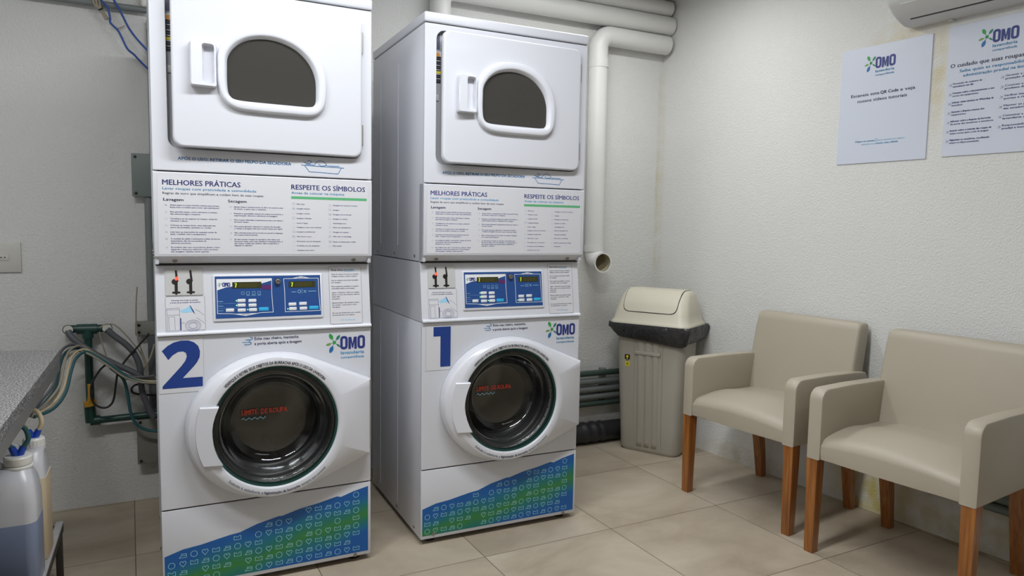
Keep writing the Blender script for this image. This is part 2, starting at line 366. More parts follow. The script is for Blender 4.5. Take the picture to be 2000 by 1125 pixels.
m_edge_shaded = mat('granite_edge_shaded', (.15, .147, .14), .3, var=.35, vscale=150)  # same stone, darker base: the apron's shade and dark reflection put into the colour
m_art = None
def art_mat():
    m = bpy.data.materials.new('wave_art'); m.use_nodes = True; nt = m.node_tree; b = nt.nodes['Principled BSDF']; N = nt.nodes.new; L = nt.links.new
    b.inputs['Roughness'].default_value = .4
    tc = N('ShaderNodeTexCoord'); sep = N('ShaderNodeSeparateXYZ'); L(tc.outputs['Object'], sep.inputs[0])
    n = N('ShaderNodeTexNoise'); n.inputs['Scale'].default_value = 6; n.inputs['Detail'].default_value = 2; L(tc.outputs['Object'], n.inputs['Vector'])
    # distance from a rising diagonal band
    a = N('ShaderNodeMath'); a.operation = 'MULTIPLY_ADD'; L(sep.outputs[0], a.inputs[0]); a.inputs[1].default_value = -.215; L(sep.outputs[2], a.inputs[2])
    c = N('ShaderNodeMath'); c.operation = 'MULTIPLY_ADD'; L(n.outputs[0], c.inputs[0]); c.inputs[1].default_value = .09; L(a.outputs[0], c.inputs[2])
    s = N('ShaderNodeMath'); s.operation = 'SUBTRACT'; L(c.outputs[0], s.inputs[0]); s.inputs[1].default_value = .078
    ab = N('ShaderNodeMath'); ab.operation = 'ABSOLUTE'; L(s.outputs[0], ab.inputs[0])
    r = N('ShaderNodeValToRGB'); e = r.color_ramp.elements; e[0].position = 0; e[0].color = (.035, .21, .045, 1); e[1].position = .075; e[1].color = (.004, .10, .36, 1)
    x = e.new(.022); x.color = (.014, .18, .13, 1); x = e.new(.05); x.color = (.006, .145, .27, 1); L(ab.outputs[0], r.inputs[0]); L(r.outputs[0], b.inputs['Base Color'])
    MATS['wave_art'] = m
art_mat()
# ------------------------------------------------------------------ room
NW = Vector((.99512, .09866, 0)); TW = Vector((-.09866, .99512, 0)); CW = 2.971      # right wall: NW . p = CW
def RW(t, z, off=0): return NW*(CW-off)+TW*t+Vector((0, 0, z))
BY = 3.45
def st(o): return tag(o, kind='structure')
xl = -1.0
yr = -1.6
def rx(y): return (CW-.09866*y)/.99512
TH = .12
st(MB().loft([[(xl-.12, yr-.12, z), (rx(yr)+.12, yr-.12, z), (rx(BY)+.12, BY+.12, z), (xl-.12, BY+.12, z)] for z in (-.1, 0)]).build('floor', m_floor))
st(MB().loft([[(xl-.12, yr-.12, z), (rx(yr)+.12, yr-.12, z), (rx(BY)+.12, BY+.12, z), (xl-.12, BY+.12, z)] for z in (CEIL, CEIL+.1)]).build('ceiling', mat('ceiling_paint', (.55, .54, .52), .9)))
st(MB().box(xl-.12, rx(BY)+.12, BY, BY+TH, 0, CEIL).build('wall_back', m_back))
st(MB().box(xl-TH, xl, yr-.12, BY, 0, CEIL).build('wall_left', m_left))
st(MB().loft([[(rx(yr-.12), yr-.12, z), (rx(yr-.12)+TH, yr-.12, z), (rx(BY)+TH, BY, z), (rx(BY), BY, z)] for z in (0, CEIL)]).build('wall_right', m_right))
st(MB().box(xl, rx(yr), yr-TH, yr, 0, CEIL).build('wall_front', m_left))
for i, (x, y, lx, ly, wt, c) in enumerate(LAMPS):
    t = thing('ceiling_lamp', ('white fluorescent ceiling fitting left of centre', 'white fluorescent ceiling fitting near the back wall', 'white fluorescent ceiling fitting behind the viewer', 'added unseen fill light in a white housing over the granite counter')[i], 'ceiling lamp', (x, y, CEIL))
    MB().box(-lx/2-.02, lx/2+.02, -ly/2-.02, ly/2+.02, -.03, 0, .006).build('housing', MATS['lamp_white'], t)
    d = bpy.data.lights.new('tube_light', 'AREA'); d.shape = 'RECTANGLE'; d.size = lx; d.size_y = ly; d.energy = wt; d.color = c
    o = bpy.data.objects.new('tube_light', d); COL.objects.link(o); o.parent = t; o.location = (0, 0, -.034)
# ------------------------------------------------------------------ stacked washer and dryer
W = .683; D = .70
ZB, ZA, ZS, ZH, ZC, ZD = 1.0854, 1.376, 1.9458, 1.985, .8606, .294
def lines_block(p, x, y, rows, w_, size, m='ink_grey', gap=.0068):
    for k, (s_, f) in enumerate(rows): p.text(s_, x, y-k*gap, size, m, w=w_*f)
def star(p, x, y, r=.0042):
    for a, m in ((55, 'ink_leaf'), (125, 'ink_leaf'), (215, 'ink_dark'), (305, 'ink_leaf'), (0, 'ink_dark')):
        a = math.radians(a); p.line([(x+r*.25*math.cos(a), y+r*.25*math.sin(a)), (x+r*math.cos(a), y+r*math.sin(a))], .0011, m)
def symbol(p, x, y, k, r=.0042):
    m = 'ink_sky'; wv = .0008; sq = [(x-r, y-r*.8), (x+r, y-r*.8), (x+r, y+r*.8), (x-r, y+r*.8)]; k = k % 6
    if k == 0: p.line(sq, wv, m, True); p.line([sq[0], sq[2]], wv, m); p.line([sq[1], sq[3]], wv, m)
    if k == 1: p.rect(x-r, x+r, y-r*.8, y+r*.8, m); p.disc(x, y, r*.4, 'ink_white', .0002, 8)
    if k == 2: p.line([(x-r, y+r*.8), (x-r*.7, y-r*.8), (x+r*.7, y-r*.8), (x+r, y+r*.8)], wv, m)
    if k == 3: p.line(sq, wv, m, True)
    if k == 4: p.line([(x+r*.8*math.cos(a*PI/5), y+r*.8*math.sin(a*PI/5)) for a in range(10)], wv, m, True)
    if k == 5: p.line([(x-r, y-r*.8), (x+r, y-r*.8), (x, y+r*.9)], wv, m, True)
def make_stack():
    root = thing('stacked_washer_dryer', '-', 'washing machine')
    E = MATS['enamel']; ES = MATS['enamel_side']
    fy = .011
    # --- washer cabinet: sides, top, back and a front sheet with a round porthole
    cc = (.35, .546)
    mb = MB(); mb.box(0, W, fy+.012, D, .022, ZC-.002, .004)
    # cut a shaft by building the body as four blocks around it would leave seams, so the body is a shell
    mb = MB()
    mb.box(0, .012, fy+.008, D, .022, ZC-.002, .003); mb.box(W-.012, W, fy+.008, D, .022, ZC-.002, .003)
    mb.box(.004, W-.004, D-.012, D-.001, .022, ZC-.002); mb.box(.004, W-.004, fy+.008, D-.002, .022, .034); mb.box(.004, W-.004, fy+.04, D-.002, ZC-.014, ZC-.004)
    cab = mb.build('washer_cabinet', E, root)
    for y0, y1 in ((.31, .325), (.57, .585)):
        MB().box(-.0012, .002, y0, y0+.004, .06, ZC-.06, .0008, 1).build('pressed_rib', ES, cab)
    for y in (.09, .32, .62): MB().lathe([(.006, 0), (.006, -.003), (.003, -.004)], (0, y, .045), 'x', 10, (False, True)).build('side_screw', MATS['screw_metal'], cab)
    pts = rrect(0, W, ZD+.002, ZC-.002, .004, 2)
    hole = [(cc[0]+.205*math.cos(2*PI*k/64), cc[1]+.205*math.sin(2*PI*k/64)) for k in range(64)]
    front = plate_hole(pts, hole, cc, fy, fy+.012, .003).build('washer_front', E, root)
    # toe panel
    toe = MB().box(0, W, fy, fy+.014, .022, ZD-.002, .003).build('toe_panel', E, root)
    MB().box(.006, W-.006, fy+.006, fy+.012, ZD-.006, ZD+.006).build('seam_gap', MATS['gap_dark'], toe)
    for u in (.05, .626): MB().lathe([(.0065, 0), (.0065, -.003), (.004, -.004)], (u, fy, .040 if u < .3 else .028), 'y', 12, (False, True)).build('toe_screw', MATS['screw_metal'], toe)
    for u in (.05, W-.05):
        for y in (.06, D-.06): MB().lathe([(.022, 0), (.022, .01), (.012, .012), (.012, .03)], (u, y, 0), 'z', 16, (True, True)).build('foot', MATS['rubber'], root)
    p = Print()
    top = [(.006, .142), (.06, .158), (.115, .158+.006), (.2, .180), (.235, .184), (.29, .203), (.36, .218), (.372, .217), (.43, .232), (.5, .243), (.56, .256), (.575, .252), (.62, .266), (.673, .277)]
    for i in range(len(top)-1): p.poly([(top[i][0], .036), (top[i+1][0], .036), top[i+1], top[i]], 'wave_art')
    rnd = random.Random(3); du = .0335; dv = .0285
    def ytop(u):
        for i in range(len(top)-1):
            if top[i][0] <= u <= top[i+1][0]: return top[i][1]+(top[i+1][1]-top[i][1])*(u-top[i][0])/(top[i+1][0]-top[i][0])
        return .14
    for r_ in range(9):
        for c_ in range(20):
            u = .026+c_*du; v = .052+r_*dv
            if v+.011 > ytop(min(u, .67)) or u > .66 or rnd.random() < .13: continue
            k = (c_+r_*2) % 4; wd = .0016; R = .0098
            if k == 0: p.line([(u+R*math.cos(a*PI/8), v+R*math.sin(a*PI/8)) for a in range(16)], wd, 'ink_icon', True, .0003)
            if k == 1: p.line([(u, v-R), (u-R, v+R*.25), (u-R*.75, v+R*.85), (u-R*.3, v+R*.9), (u, v+R*.45), (u+R*.3, v+R*.9), (u+R*.75, v+R*.85), (u+R, v+R*.25)], wd, 'ink_icon', True, .0003)
            if k == 2: p.line([(u-R*1.1, v-R*.6), (u+R*1.1, v-R*.6), (u+R*1.1, v+R*.7), (u+R*.5, v+R*.7), (u+R*.2, v+R*.3), (u-R*.3, v+R*.3), (u-R*.6, v+R*.7), (u-R*1.1, v+R*.7)], wd, 'ink_icon', True, .0003)
            if k == 3: p.line([(u-R*1.1, v-R*.7), (u+R*1.1, v-R*.7), (u+R*1.1, v+R*.5), (u-R*.4, v+R*.6), (u-R*.4, v+R*.1), (u+R*1.1, v+.0), ], wd, 'ink_icon', False, .0003); p.line([(u-R*1.1, v-R*.7), (u-R*.4, v+R*.1)], wd, 'ink_icon', False, .0003)
    p.build('wave_sticker', toe, lambda u, v, h: (u, fy-.0006-h, v))['label'] = 'blue and green wave sticker with laundry icons'
    # --- washer door
    tl = [(cc[0]+.277*math.cos(math.radians(a)), cc[1]+.245*math.sin(math.radians(a))) for a in range(62, 299, 6)]
    out = [(.673, .679)]+tl+[(.673, .412)]
    A = angles(cc, [(.673, .679), (.673, .412)], n=96)
    ro = ray(out, cc, A)
    circ = lambda r: [(cc[0]+r*math.cos(a), cc[1]+r*math.sin(a)) for a in A]
    def blend(f):
        c = circ(.226); return [(a[0]*(1-f)+b[0]*f, a[1]*(1-f)+b[1]*f) for a, b in zip(ro, c)]
    rings = [P3(circ(.203), -.012), P3(circ(.203), fy-.002), P3(ro, fy-.002), P3(ro, -.016), P3(shrink(ro, cc, .003), -.026), P3(shrink(ro, cc, .008), -.032), P3(shrink(ro, cc, .0095), -.0335), P3(circ(.2345), -.043), P3(circ(.232), -.0445), P3(circ(.209), -.0455), P3(circ(.206), -.044), P3(circ(.204), -.039), P3(circ(.203), -.012)]
    dr = MB().loft(rings, False, False).build('washer_door', MATS['plastic_white'], root, ang=50)
    MB().box(.672, .681, -.002, fy, .42, .672, .001, 1).build('door_hinge', MATS['hinge_metal'], dr)
    # grip plate across the left of the ring
    g = []
    zt, zb = .634, .440
    L_ = []; n_ = 9
    for k in range(n_):
        z = zb+(zt-zb)*k/(n_-1); L_.append((cc[0]-math.sqrt(.250**2-(z-cc[1])**2), z))
    R_ = []
    for k in range(n_):
        z = zt+(zb-zt)*k/(n_-1); R_.append((cc[0]-math.sqrt(.199**2-(z-cc[1])**2), z))
    poly = L_+R_; mid = (sum(q[0] for q in poly)/len(poly), sum(q[1] for q in poly)/len(poly))
    gy = lambda x: -.0405-.017*max(0, min(1, (x-.100)/.060))
    q2 = shrink(poly, mid, .0035)
    MB().loft([P3(poly, -.030), [(a, gy(a)+.003, b) for a, b in poly], [(a, gy(a), b) for a, b in q2]]).build('grip', MATS['plastic_white'], dr, ang=30)
    gz = []
    MB().lathe([(.2035, -.036), (.2035, -.010), (.196, -.010), (.196, -.036), (.2035, -.036)], (cc[0], 0, cc[1]), 'y', 96).build('glass_rim', MATS['glass_edge'], dr)
    MB().lathe([(.198, -.030), (.185, -.034), (.176, -.024), (.168, .010), (.158, .045), (.142, .068), (.118, .078)], (cc[0], 0, cc[1]), 'y', 96).build('glass_bowl', MATS['door_glass'], dr, ang=80)
    MB().lathe([(.118, .078), (.112, .0795), (.09, .081), (.05, .083), (.0001, .083)], (cc[0], 0, cc[1]), 'y', 64).build('bowl_face', MATS['bowl_glass'], dr, ang=80)
    mb = MB(); mb.lathe([(.205, fy+.0), (.205, .02), (.196, .022), (.190, .030), (.196, .045), (.185, .05), (.182, .07), (.186, .085), (.165, .09), (.160, .115), (.166, .125), (.20, .13)], (cc[0], 0, cc[1]), 'y', 96)
    mb.build('rubber_gasket', MATS['gasket'], root, ang=80)
    mb = MB(); mb.lathe([(.19, .13), (.225, .14), (.228, .16), (.228, .50), (.21, .52), (.10, .53), (.0001, .50)], (cc[0], 0, cc[1]), 'y', 64)
    dm = mb.build('wash_drum', MATS['drum_steel'], root, ang=50)
    for a in (40, 160, 280):
        a = math.radians(a); ca, sa = math.cos(a), math.sin(a); r3 = []
        for y in (.17, .48):
            r3.append([(cc[0]+r*ca-q*sa, y, cc[1]+r*sa+q*ca) for r, q in ((.227, -.03), (.17, -.008), (.17, .008), (.227, .03))])
        MB().loft(r3).build('drum_lifter', MATS['drum_steel'], dm)
    p = Print()
    p.text('LIMITE  DE ROUPA', -.075, 0, .0155, 'ink_red', w=.150)
    wv = [(-.075+k*.0037, -.014+.0035*math.sin(k*1.25)) for k in range(22)]; p.line(wv, .003, 'ink_pale')
    lim = p.build('limit_lettering', dr, lambda u, v, h: (cc[0]-.022+u, .074, cc[1]+.020+v))
    p = Print()
    p.arc('VERIFIQUE E RETIRE SEUS OBJETOS DA BORRACHA APÓS O USO DA LAVADORA', cc, .2125, 137, 43, .0098, 'ink_black', .02)
    p.build('upper_ring_lettering', dr, lambda u, v, h: (u, -.0463, v))
    p = Print()
    p.arc('Solicite à zeladoria a ', cc, .226, 227, 258, .0090, 'ink_dark', .005, False); p.arc('higienização da borracha', cc, .226, 259, 289, .0090, 'ink_dark', .03, False)
    p.arc('sempre que possível', cc, .226, 290.5, 315, .0090, 'ink_dark', .005, False)
    p.build('lower_ring_lettering', dr, lambda u, v, h: (u, -.0463, v))
    # --- washer front prints
    p = Print()
    p.text('Evite mau cheiro, mantenha', .290, .8330, .0085, 'ink_dark', w=.142); p.text('a porta aberta após a lavagem', .290, .8165, .0085, 'ink_dark', w=.152)
    for k, dy in enumerate((0, .008, .016)):
        x0, x1 = (.258, .252, .262)[k], (.276, .272, .280)[k]
        p.line([(x0, .819+dy), (x1, .819+dy), (x1+.004, .822+dy), (x1+.002, .826+dy), (x1-.003, .826+dy)], .002, ('ink_teal', 'ink_sky', 'ink_teal')[k])
    p.build('airing_note', front, lambda u, v, h: (u, fy-.0006-h, v))
    p = Print(); logo(p, .574, .783, .088); p.build('logo_print', front, lambda u, v, h: (u, fy-.0006-h, v))
    # --- washer control head: slanted profile
    prof = [(.043, ZB-.002), (.041, ZB-.004), (.012, .872), (.003, .869), (.001, .866), (.001, ZC+.001), (.004, ZC), (D-.002, ZC), (D, ZC+.003), (D, ZB-.002)]
    def Y(z): return .012+(z-.872)/(ZB-.004-.872)*.029
    head = MB().loft([[(u, y, z) for y, z in prof] for u in (.0, .0015, W-.0015, W)]).build('control_head', E, root, ang=25)
    on = lambda u, v, h: (u, Y(v)-.0008-h, v)
    # coin plate
    cp = MB().loft([[(a, Y(b)+d_, b) for a, b in rrect(.028, .137, .987, 1.072, .003, 3)] for d_ in (.002, -.0025)]).build('coin_plate', MATS['sheet_grey'], head, ang=30)
    on2 = lambda u, v, h: (u, Y(v)-.0031-h, v)
    p = Print()
    for x in (.059, .101):
        p.poly([(x-.003, 1.066), (x+.003, 1.066), (x+.006, 1.038), (x+.002, 1.034), (x-.001, 1.040)], 'ink_black')
        p.disc(x-.004, 1.030, .009, 'ink_black', n=14); p.poly([(x-.008, 1.028), (x+.0045, 1.040), (x+.007, 1.033), (x+.002, 1.022)], 'ink_black')
        p.rect(x-.0045, x+.0045, .995, 1.028, 'ink_black'); p.rect(x-.012, x+.012, .993, .999, 'ink_black', r=.0025); p.disc(x, .993, .004, 'ink_black', n=10)
    p.poly([(.060, 1.046), (.065, 1.046), (.066, 1.036), (.060, 1.034), (.055, 1.036)], 'led_red', .0003)
    p.build('coin_slots', cp, on2)
    p = Print()
    x0, x1, y0, y1 = .027, .141, .872, .983
    p.poly(rrect(x0, x1, y0, y1, .004, 3), 'sheet_white'); p.line(rrect(x0, x1, y0, y1, .004, 3), .0006, 'ink_grey', True, .0002)
    p.text('Mantenha este botão na posição', .044, .969, .0034, 'ink_navy', w=.078, h=.0003); p.text('a trava de proteção da lavadora', .040, .962, .0036, 'ink_navy', w=.088, bold=.02, h=.0003)
    Ln = lambda pts, c=False, m='ink_navy', w_=.0007: p.line(pts, w_, m, c, .0003)
    Ln([(.030, .946), (.066, .947), (.067, .925), (.031, .925)], True); Ln([(.030, .942), (.066, .942)]); Ln([(.031, .925), (.067, .925), (.067, .876), (.031, .876)], True)
    Ln([(.035, .920), (.052, .920), (.053, .878)]); Ln([(.035, .920), (.036, .878)])
    p.rect(.068, .071, .876, .915, 'ink_navy', .0003); p.poly([(.068, .938), (.098, .952), (.108, .933), (.075, .931)], 'ink_pale', .0003)
    p.poly([(.096, .954), (.099, .953), (.108, .936), (.112, .925), (.107, .931), (.103, .938)], 'ink_navy', .0004)
    for r_ in (.021, .0175, .013, .010): Ln([(.105+r_*1.1*math.cos(a*PI/12), .890+r_*.86*math.sin(a*PI/12)) for a in range(24)], True)
    Ln([(.112, .941), (.125, .934), (.139, .922)]); Ln([(.115, .915), (.130, .904), (.139, .896)]); Ln([(.071, .900), (.080, .900)]); Ln([(.075, .876), (.138, .876)])
    p.build('lint_sticker', head, on)['label'] = 'white instruction sticker with blue line drawing of the machine'
    # blue control panel
    bp_ = MB().loft([[(a, Y(b)+d_, b) for a, b in rrect(x0, x1, y0, y1, r_, 3)] for x0, x1, y0, y1, r_, d_ in ((.166, .516, .900, 1.050, .004, .003), (.166, .516, .900, 1.050, .004, -.004), (.168, .514, .902, 1.048, .003, -.005))]).build('control_panel', MATS['plastic_white'], head, ang=30)
    on3 = lambda u, v, h: (u, Y(v)-.0056-h, v)
    p = Print(); h1 = .0004
    p.rect(.1725, .5095, .909, 1.0445, 'ink_panel')
    p.poly([(.178, 1.0355), (.349, 1.0355), (.349, 1.029), (.318, 1.020), (.29, 1.016), (.23, 1.012), (.205, 1.009), (.179, 1.000)], 'ink_white', h1)
    F1 = [(.178, 1.0355), (.349, 1.0355), (.348, .99), (.351, .924), (.31, .9235), (.264, .9155), (.222, .9235), (.178, .9255)]
    p.line(F1, .0016, 'ink_white', True, h1); p.poly([(.23, .9225), (.30, .9225), (.264, .9165)], 'ink_white', h1)
    p.line([(.388, 1.034), (.415, 1.034), (.445, 1.041), (.475, 1.034), (.503, 1.034), (.503, .99), (.5065, .9235), (.390, .9235), (.390, .99)], .0016, 'ink_white', True, h1)
    p.poly([(.415, 1.0335), (.475, 1.0335), (.445, 1.0395)], 'ink_white', h1)
    p.text('LAVADORA', .264, .919, .0026, 'ink_navy', w=.026, align='c', h=.0008); p.text('SECADORA', .445, 1.0348, .0026, 'ink_navy', w=.026, align='c', h=.0008)
    p.text('OMO', .195, 1.011, .0125, 'ink_navy', w=.0235, bold=.05, h=.0008)
    for a, m_ in ((118, 'ink_green'), (190, 'ink_olive'), (245, 'ink_teal'), (40, 'ink_leaf')):
        a = math.radians(a); p.line([(.188+.002*math.cos(a), 1.018+.002*math.sin(a)), (.188+.0068*math.cos(a), 1.018+.0068*math.sin(a))], .002, m_, h=.0008)
    for x0, x1, m1_, yy in ((.225, .316, .300, 1.005), (.404, .492, .478, 1.004)):
        p.rect(x0, x1, yy, yy+.0205, 'display_dark', .0008)
        p.line([(x0+.010, yy+.004), (x0+.0125, yy+.0165)], .0028, 'digit_lit', h=.0012); p.line([(x0+.0075, yy+.0165), (x0+.0115, yy+.0172)], .0012, 'digit_lit', h=.0012)
        for k in range(10): p.line([(x0+.0225+k*.0056, yy+.004), (x0+.0245+k*.0056, yy+.0165)], .0017, 'digit_dim', h=.0012)
    p.rect(.318, .347, 1.000, 1.014, 'ink_ruby', .0008)
    p.disc(.368, 1.0255, .010, 'ink_black', h=.0006)
    for x in (.257, .273, .291, .308):
        p.line(rrect(x-.0045, x+.0045, .985, .9935, .001, 1), .0008, 'ink_pale', True, .0008)
    for x0_, x1_ in ((.268, .278), (.284, .297), (.303, .313)): p.line([(x0_, .9815), (x1_, .9815)], .0012, 'ink_pale', h=.0008)
    p.line([(.413, .989), (.428, .989)], .0014, 'ink_pale', h=.0008); p.line([(.468, .990), (.494, .990)], .0014, 'ink_pale', h=.0008); p.line([(.447, .984), (.447, .999)], .0008, 'ink_pale', h=.0008)
    p.line([(.438+.005*math.cos(a*PI/6), .990+.005*math.sin(a*PI/6)) for a in range(12)], .0012, 'ink_pale', True, .0008); p.line([(.453, .986), (.461, .994)], .0012, 'ink_pale', h=.0008); p.line([(.453, .994), (.461, .986)], .0012, 'ink_pale', h=.0008)
    for s_, yy in (('Enxágue', .963), ('Lavagem', .948), ('Cancelar', .933)): p.text(s_, .180, yy, .0028, 'ink_pale', w=.016, h=.0008)
    for yy in (.957, .942): p.line([(.180, yy), (.240, yy)], .0004, 'ink_pale', h=.0008)
    for x, yy in ((.2365, .965), (.2365, .950), (.2705, .935), (.3985, .933)): p.disc(x, yy, .0020, 'led_green', .0010, 8)
    p.build('panel_graphics', bp_, on3)
    names = [('.252', .965, 'QUENTE'), ('.286', .964, 'MORNO'), ('.252', .950, 'NORMAL'), ('.286', .949, 'DELICADO'), ('.216', .935, 'PRÉ'), ('.252', .934, 'FRIO'), ('.287', .934, 'EXTRA'), ('.321', .935, 'INICIAR'),
             ('.414', .948, 'ALTA'), ('.449', .949, 'MÉDIA'), ('.415', .933, 'BAIXA'), ('.450', .933, 'SEM CALOR'), ('.485', .934, 'INICIAR')]
    for x, z, s_ in names:
        x = float(x); st_ = s_ == 'INICIAR'; hw, hh = (.0155, .0058) if st_ else (.0125, .0053)
        b_ = MB().loft([[(a, Y(z)-.0055-d_, b) for a, b in rrect(x-hw+i_, x+hw-i_, z-hh+i_, z+hh-i_, .002, 2)] for i_, d_ in ((0, 0), (0, .0012), (.0008, .0018))]).build('button', MATS['ink_cyan' if st_ else 'ink_white'], bp_, ang=30)
    kl = MB().lathe([(.0085, 0), (.0085, -.010), (.006, -.011), (.0055, -.008), (.0001, -.008)], (.368, Y(1.0255)-.006, 1.0255), 'y', 20).build('key_lock', MATS['screw_metal'], bp_)
    p = Print()
    P_ = rrect(.541, .654, .874, 1.073, .005, 3); p.poly(P_, 'sheet_white'); p.line(P_, .0007, 'ink_grey', True, .0002)
    p.text('Boas dicas, ', .550, 1.058, .0055, 'ink_dark', w=.042, h=.0003); p.text('atenção', .594, 1.058, .0055, 'ink_sky', w=.036, bold=.03, h=.0003); p.line([(.594, 1.055), (.632, 1.056)], .0007, 'ink_sky', h=.0003)
    body = [('Antes de colocar as roupas na máquina,', 1, 1), ('verifique os bolsos e feche os zíperes.', .95, 1), None, ('Use no máximo uma dose de sabão', .97, 1), ('por lavagem.', .35, 0), None, ('Para sujeiras pesadas e roupas', .97, 1), ('encardidas utilize a pré-lavagem.', .85, 0), None,
            ('Após o término, retire as roupas,', 1, 1), ('deixe a porta da máquina aberta', 1, 0), ('e limpe o filtro.', .3, 1), ('da secadora.', .28, 0), None, ('Remova fiapos da secadora antes', .97, 1), ('de iniciar o próximo ciclo.', .9, 0), ('Obrigado.', .3, 0), None, None, ('Em caso de dúvidas fale com a central', 1, 0), ('de atendimento ao usuário.', .8, 0)]
    v = 1.044
    for r_ in body:
        if r_: p.text(r_[0], .549, v, .0036, 'ink_dark', w=.097*r_[1], bold=.02 if r_[2] else 0, h=.0003); v -= .0073
        else: v -= .0065
    p.text('O Chave', .577, .884, .006, 'ink_pale', w=.05, h=.0003)
    p.build('tips_sticker', head, on)['label'] = 'white rounded sticker printed with small dark text'
    # --- dryer: lower instruction panel
    prof = [(.046, ZB), (.040, ZB), (.001, 1.112), (0, 1.115), (0, ZA-.006), (.003, ZA-.003), (.012, ZA-.002), (.05, ZA-.002), (.05, ZB)]
    lp = MB().loft([[(u, y, z) for y, z in prof] for u in (.0, .001, W-.001, W)]).build('instruction_panel', E, root, ang=25)
    for u in (.057, .624): MB().lathe([(.0075, 0), (.0075, -.004), (.005, -.006)], (u, .0225, 1.0975), 'y', 12, (False, True)).build('panel_screw', MATS['screw_metal'], lp)
    MB().box(.003, W-.003, .034, .05, ZB-.004, ZB+.002).build('seam_gap', MATS['gap_dark'], lp)
    p = Print(); p.rect(.012, W-.012, 1.1185, 1.3665, 'sheet_white')
    H = .0003
    def T(s_, x, y, sz, m_, w_, b=0): p.text(s_, x, y, sz, m_, w=w_, bold=b, h=H)
    T('MELHORES PRÁTICAS', .026, 1.333, .0145, 'ink_navy', .226, .012)
    T('Lavar roupas com praticidade e comodidade', .026, 1.3185, .0068, 'ink_sky', .274, .015); T('Regras de ouro que simplificam e cuidam bem de suas roupas.', .026, 1.3045, .0062, 'ink_grey', .298, .005)
    T('Lavagem', .028, 1.284, .0078, 'ink_dark', .056, .03); T('Secagem', .214, 1.284, .0078, 'ink_dark', .056, .03)
    T('RESPEITE OS SÍMBOLOS', .411, 1.333, .0145, 'ink_navy', .248, .012); T('Antes de colocar na máquina', .411, 1.3185, .0068, 'ink_sky', .176, .015)
    p.rect(.410, .665, 1.302, 1.3105, 'ink_bar', H)
    LA = [('Sempre separe as roupas coloridas e brancas antes de lavar,', 'limpe bem os bolsos para evitar que danifiquem.'), ('Para grandes peças, como edredons e toalhas,', 'não sobrecarregue a máquina.'), ('Certifique-se de separar as roupas, evitando', 'manchas e danos.'),
          ('Coloque as roupas leves, mais delicadas em', 'sacos de proteção, aventais ou rendas.'), ('Leia bem as instruções da etiqueta antes de', 'lavar. Cuidado com a temperatura.'), ('A medida de sabão e amaciante é feita de forma', 'automática, não há necessidade de', 'adicionar produtos.'), ('Se preferir não usar os produtos, ajuste a dose.', 'Aguarde o final para adicionar outro produto', 'nas lavagens rápidas, basta apertar.')]
    LY = [1.2735, 1.2525, 1.2315, 1.2110, 1.1900, 1.1690, 1.1425]
    for r_, y_ in zip(LA, LY):
        star(p, .0335, y_-.003)
        for k, s_ in enumerate(r_): T(s_, .046, y_-.004-k*.0068, .0036, 'ink_navy', min(.142, .142*(len(s_)/46)), .014)
    SA = [('Sempre limpe o compartimento do filtro da secadora antes', 'de iniciar e após usar a máquina.'), ('Respeite a quantidade máxima de roupas na secadora, a', 'superlotação diminui a eficiência da secagem.'), ('Nas roupas delicadas a temperatura deve ser baixa e', 'de menor tempo.'), ('Para peças grossas, selecione o tempo de duração', 'e repita a secagem até que a peça seque por igual.'),
          ('Não coloque peças de borracha na secadora (tapetes', 'ou roupas impermeáveis).'), ('Se não houver roupas na secadora, não deixe que', 'funcione vazia, pois isso danifica o equipamento e', 'não seque roupas que tenham óleo ou gasolina e', 'esponja ou espuma.')]
    SY = [1.2725, 1.2515, 1.2310, 1.2100, 1.1895, 1.1685]
    for r_, y_ in zip(SA, SY):
        star(p, .2205, y_-.003)
        for k, s_ in enumerate(r_): T(s_, .2315, y_-.004-k*.0066, .0036, 'ink_navy', min(.152, .150*(len(s_)/50)), .014)
    SL = ['Não lavar', 'Lavagem manual', 'Lavagem normal', 'Lavagem delicada', 'Lavar à água', 'Lavagem a seco com solvente', 'Lavagem profissional', 'Não lavar a seco', 'Permitido uso de alvejante', 'Proibido uso de alvejante', 'Alvejante sem cloro']
    for k, (s_, y_) in enumerate(zip(SL, [1.285, 1.270, 1.254, 1.238, 1.222, 1.208, 1.193, 1.177, 1.161, 1.146, 1.131])): symbol(p, .4175, y_, k); T(s_, .4275, y_-.0018, .0034, 'ink_navy', .0030*len(s_), .01)
    SR = ['Secagem na vertical à sombra', 'Secagem', 'Secagem na horizontal', 'Secagem no tambor', 'Centrifugar bem', 'Secar por gotejamento', 'Secagem em máquina', 'Não usar a centrífuga', 'Passar à temperatura média', 'Não passar']
    for k, (s_, y_) in enumerate(zip(SR, [1.284, 1.268, 1.253, 1.238, 1.223, 1.209, 1.193, 1.178, 1.160, 1.146])): symbol(p, .5375, y_, k+5); T(s_, .548, y_-.0018, .0034, 'ink_navy', .0030*len(s_), .01)
    p.build('instruction_sheet', lp, lambda u, v, h: (u, -.0006-h, v))['label'] = 'white printed sheet headed in navy capitals'
    # --- dryer cabinet
    mb = MB(); mb.box(0, .012, .008, D, ZB+.001, ZS, .003); mb.box(W-.012, W, .008, D, ZB+.001, ZS, .003); mb.box(.004, W-.004, D-.012, D-.001, ZB+.001, ZS); mb.box(.004, W-.004, .052, D-.002, ZB+.004, ZB+.014); mb.box(.004, W-.004, .04, D-.002, ZS-.014, ZS-.001)
    dc = mb.build('dryer_cabinet', E, root)
    for y0 in (.318, .57): MB().box(-.0012, .002, y0, y0+.004, 1.14, 1.86, .0008, 1).build('pressed_rib', ES, dc)
    for y in (.10, .36, .62): MB().lathe([(.006, 0), (.006, -.003), (.003, -.004)], (0, y, 1.105), 'x', 10, (False, True)).build('side_screw', MATS['screw_metal'], dc)
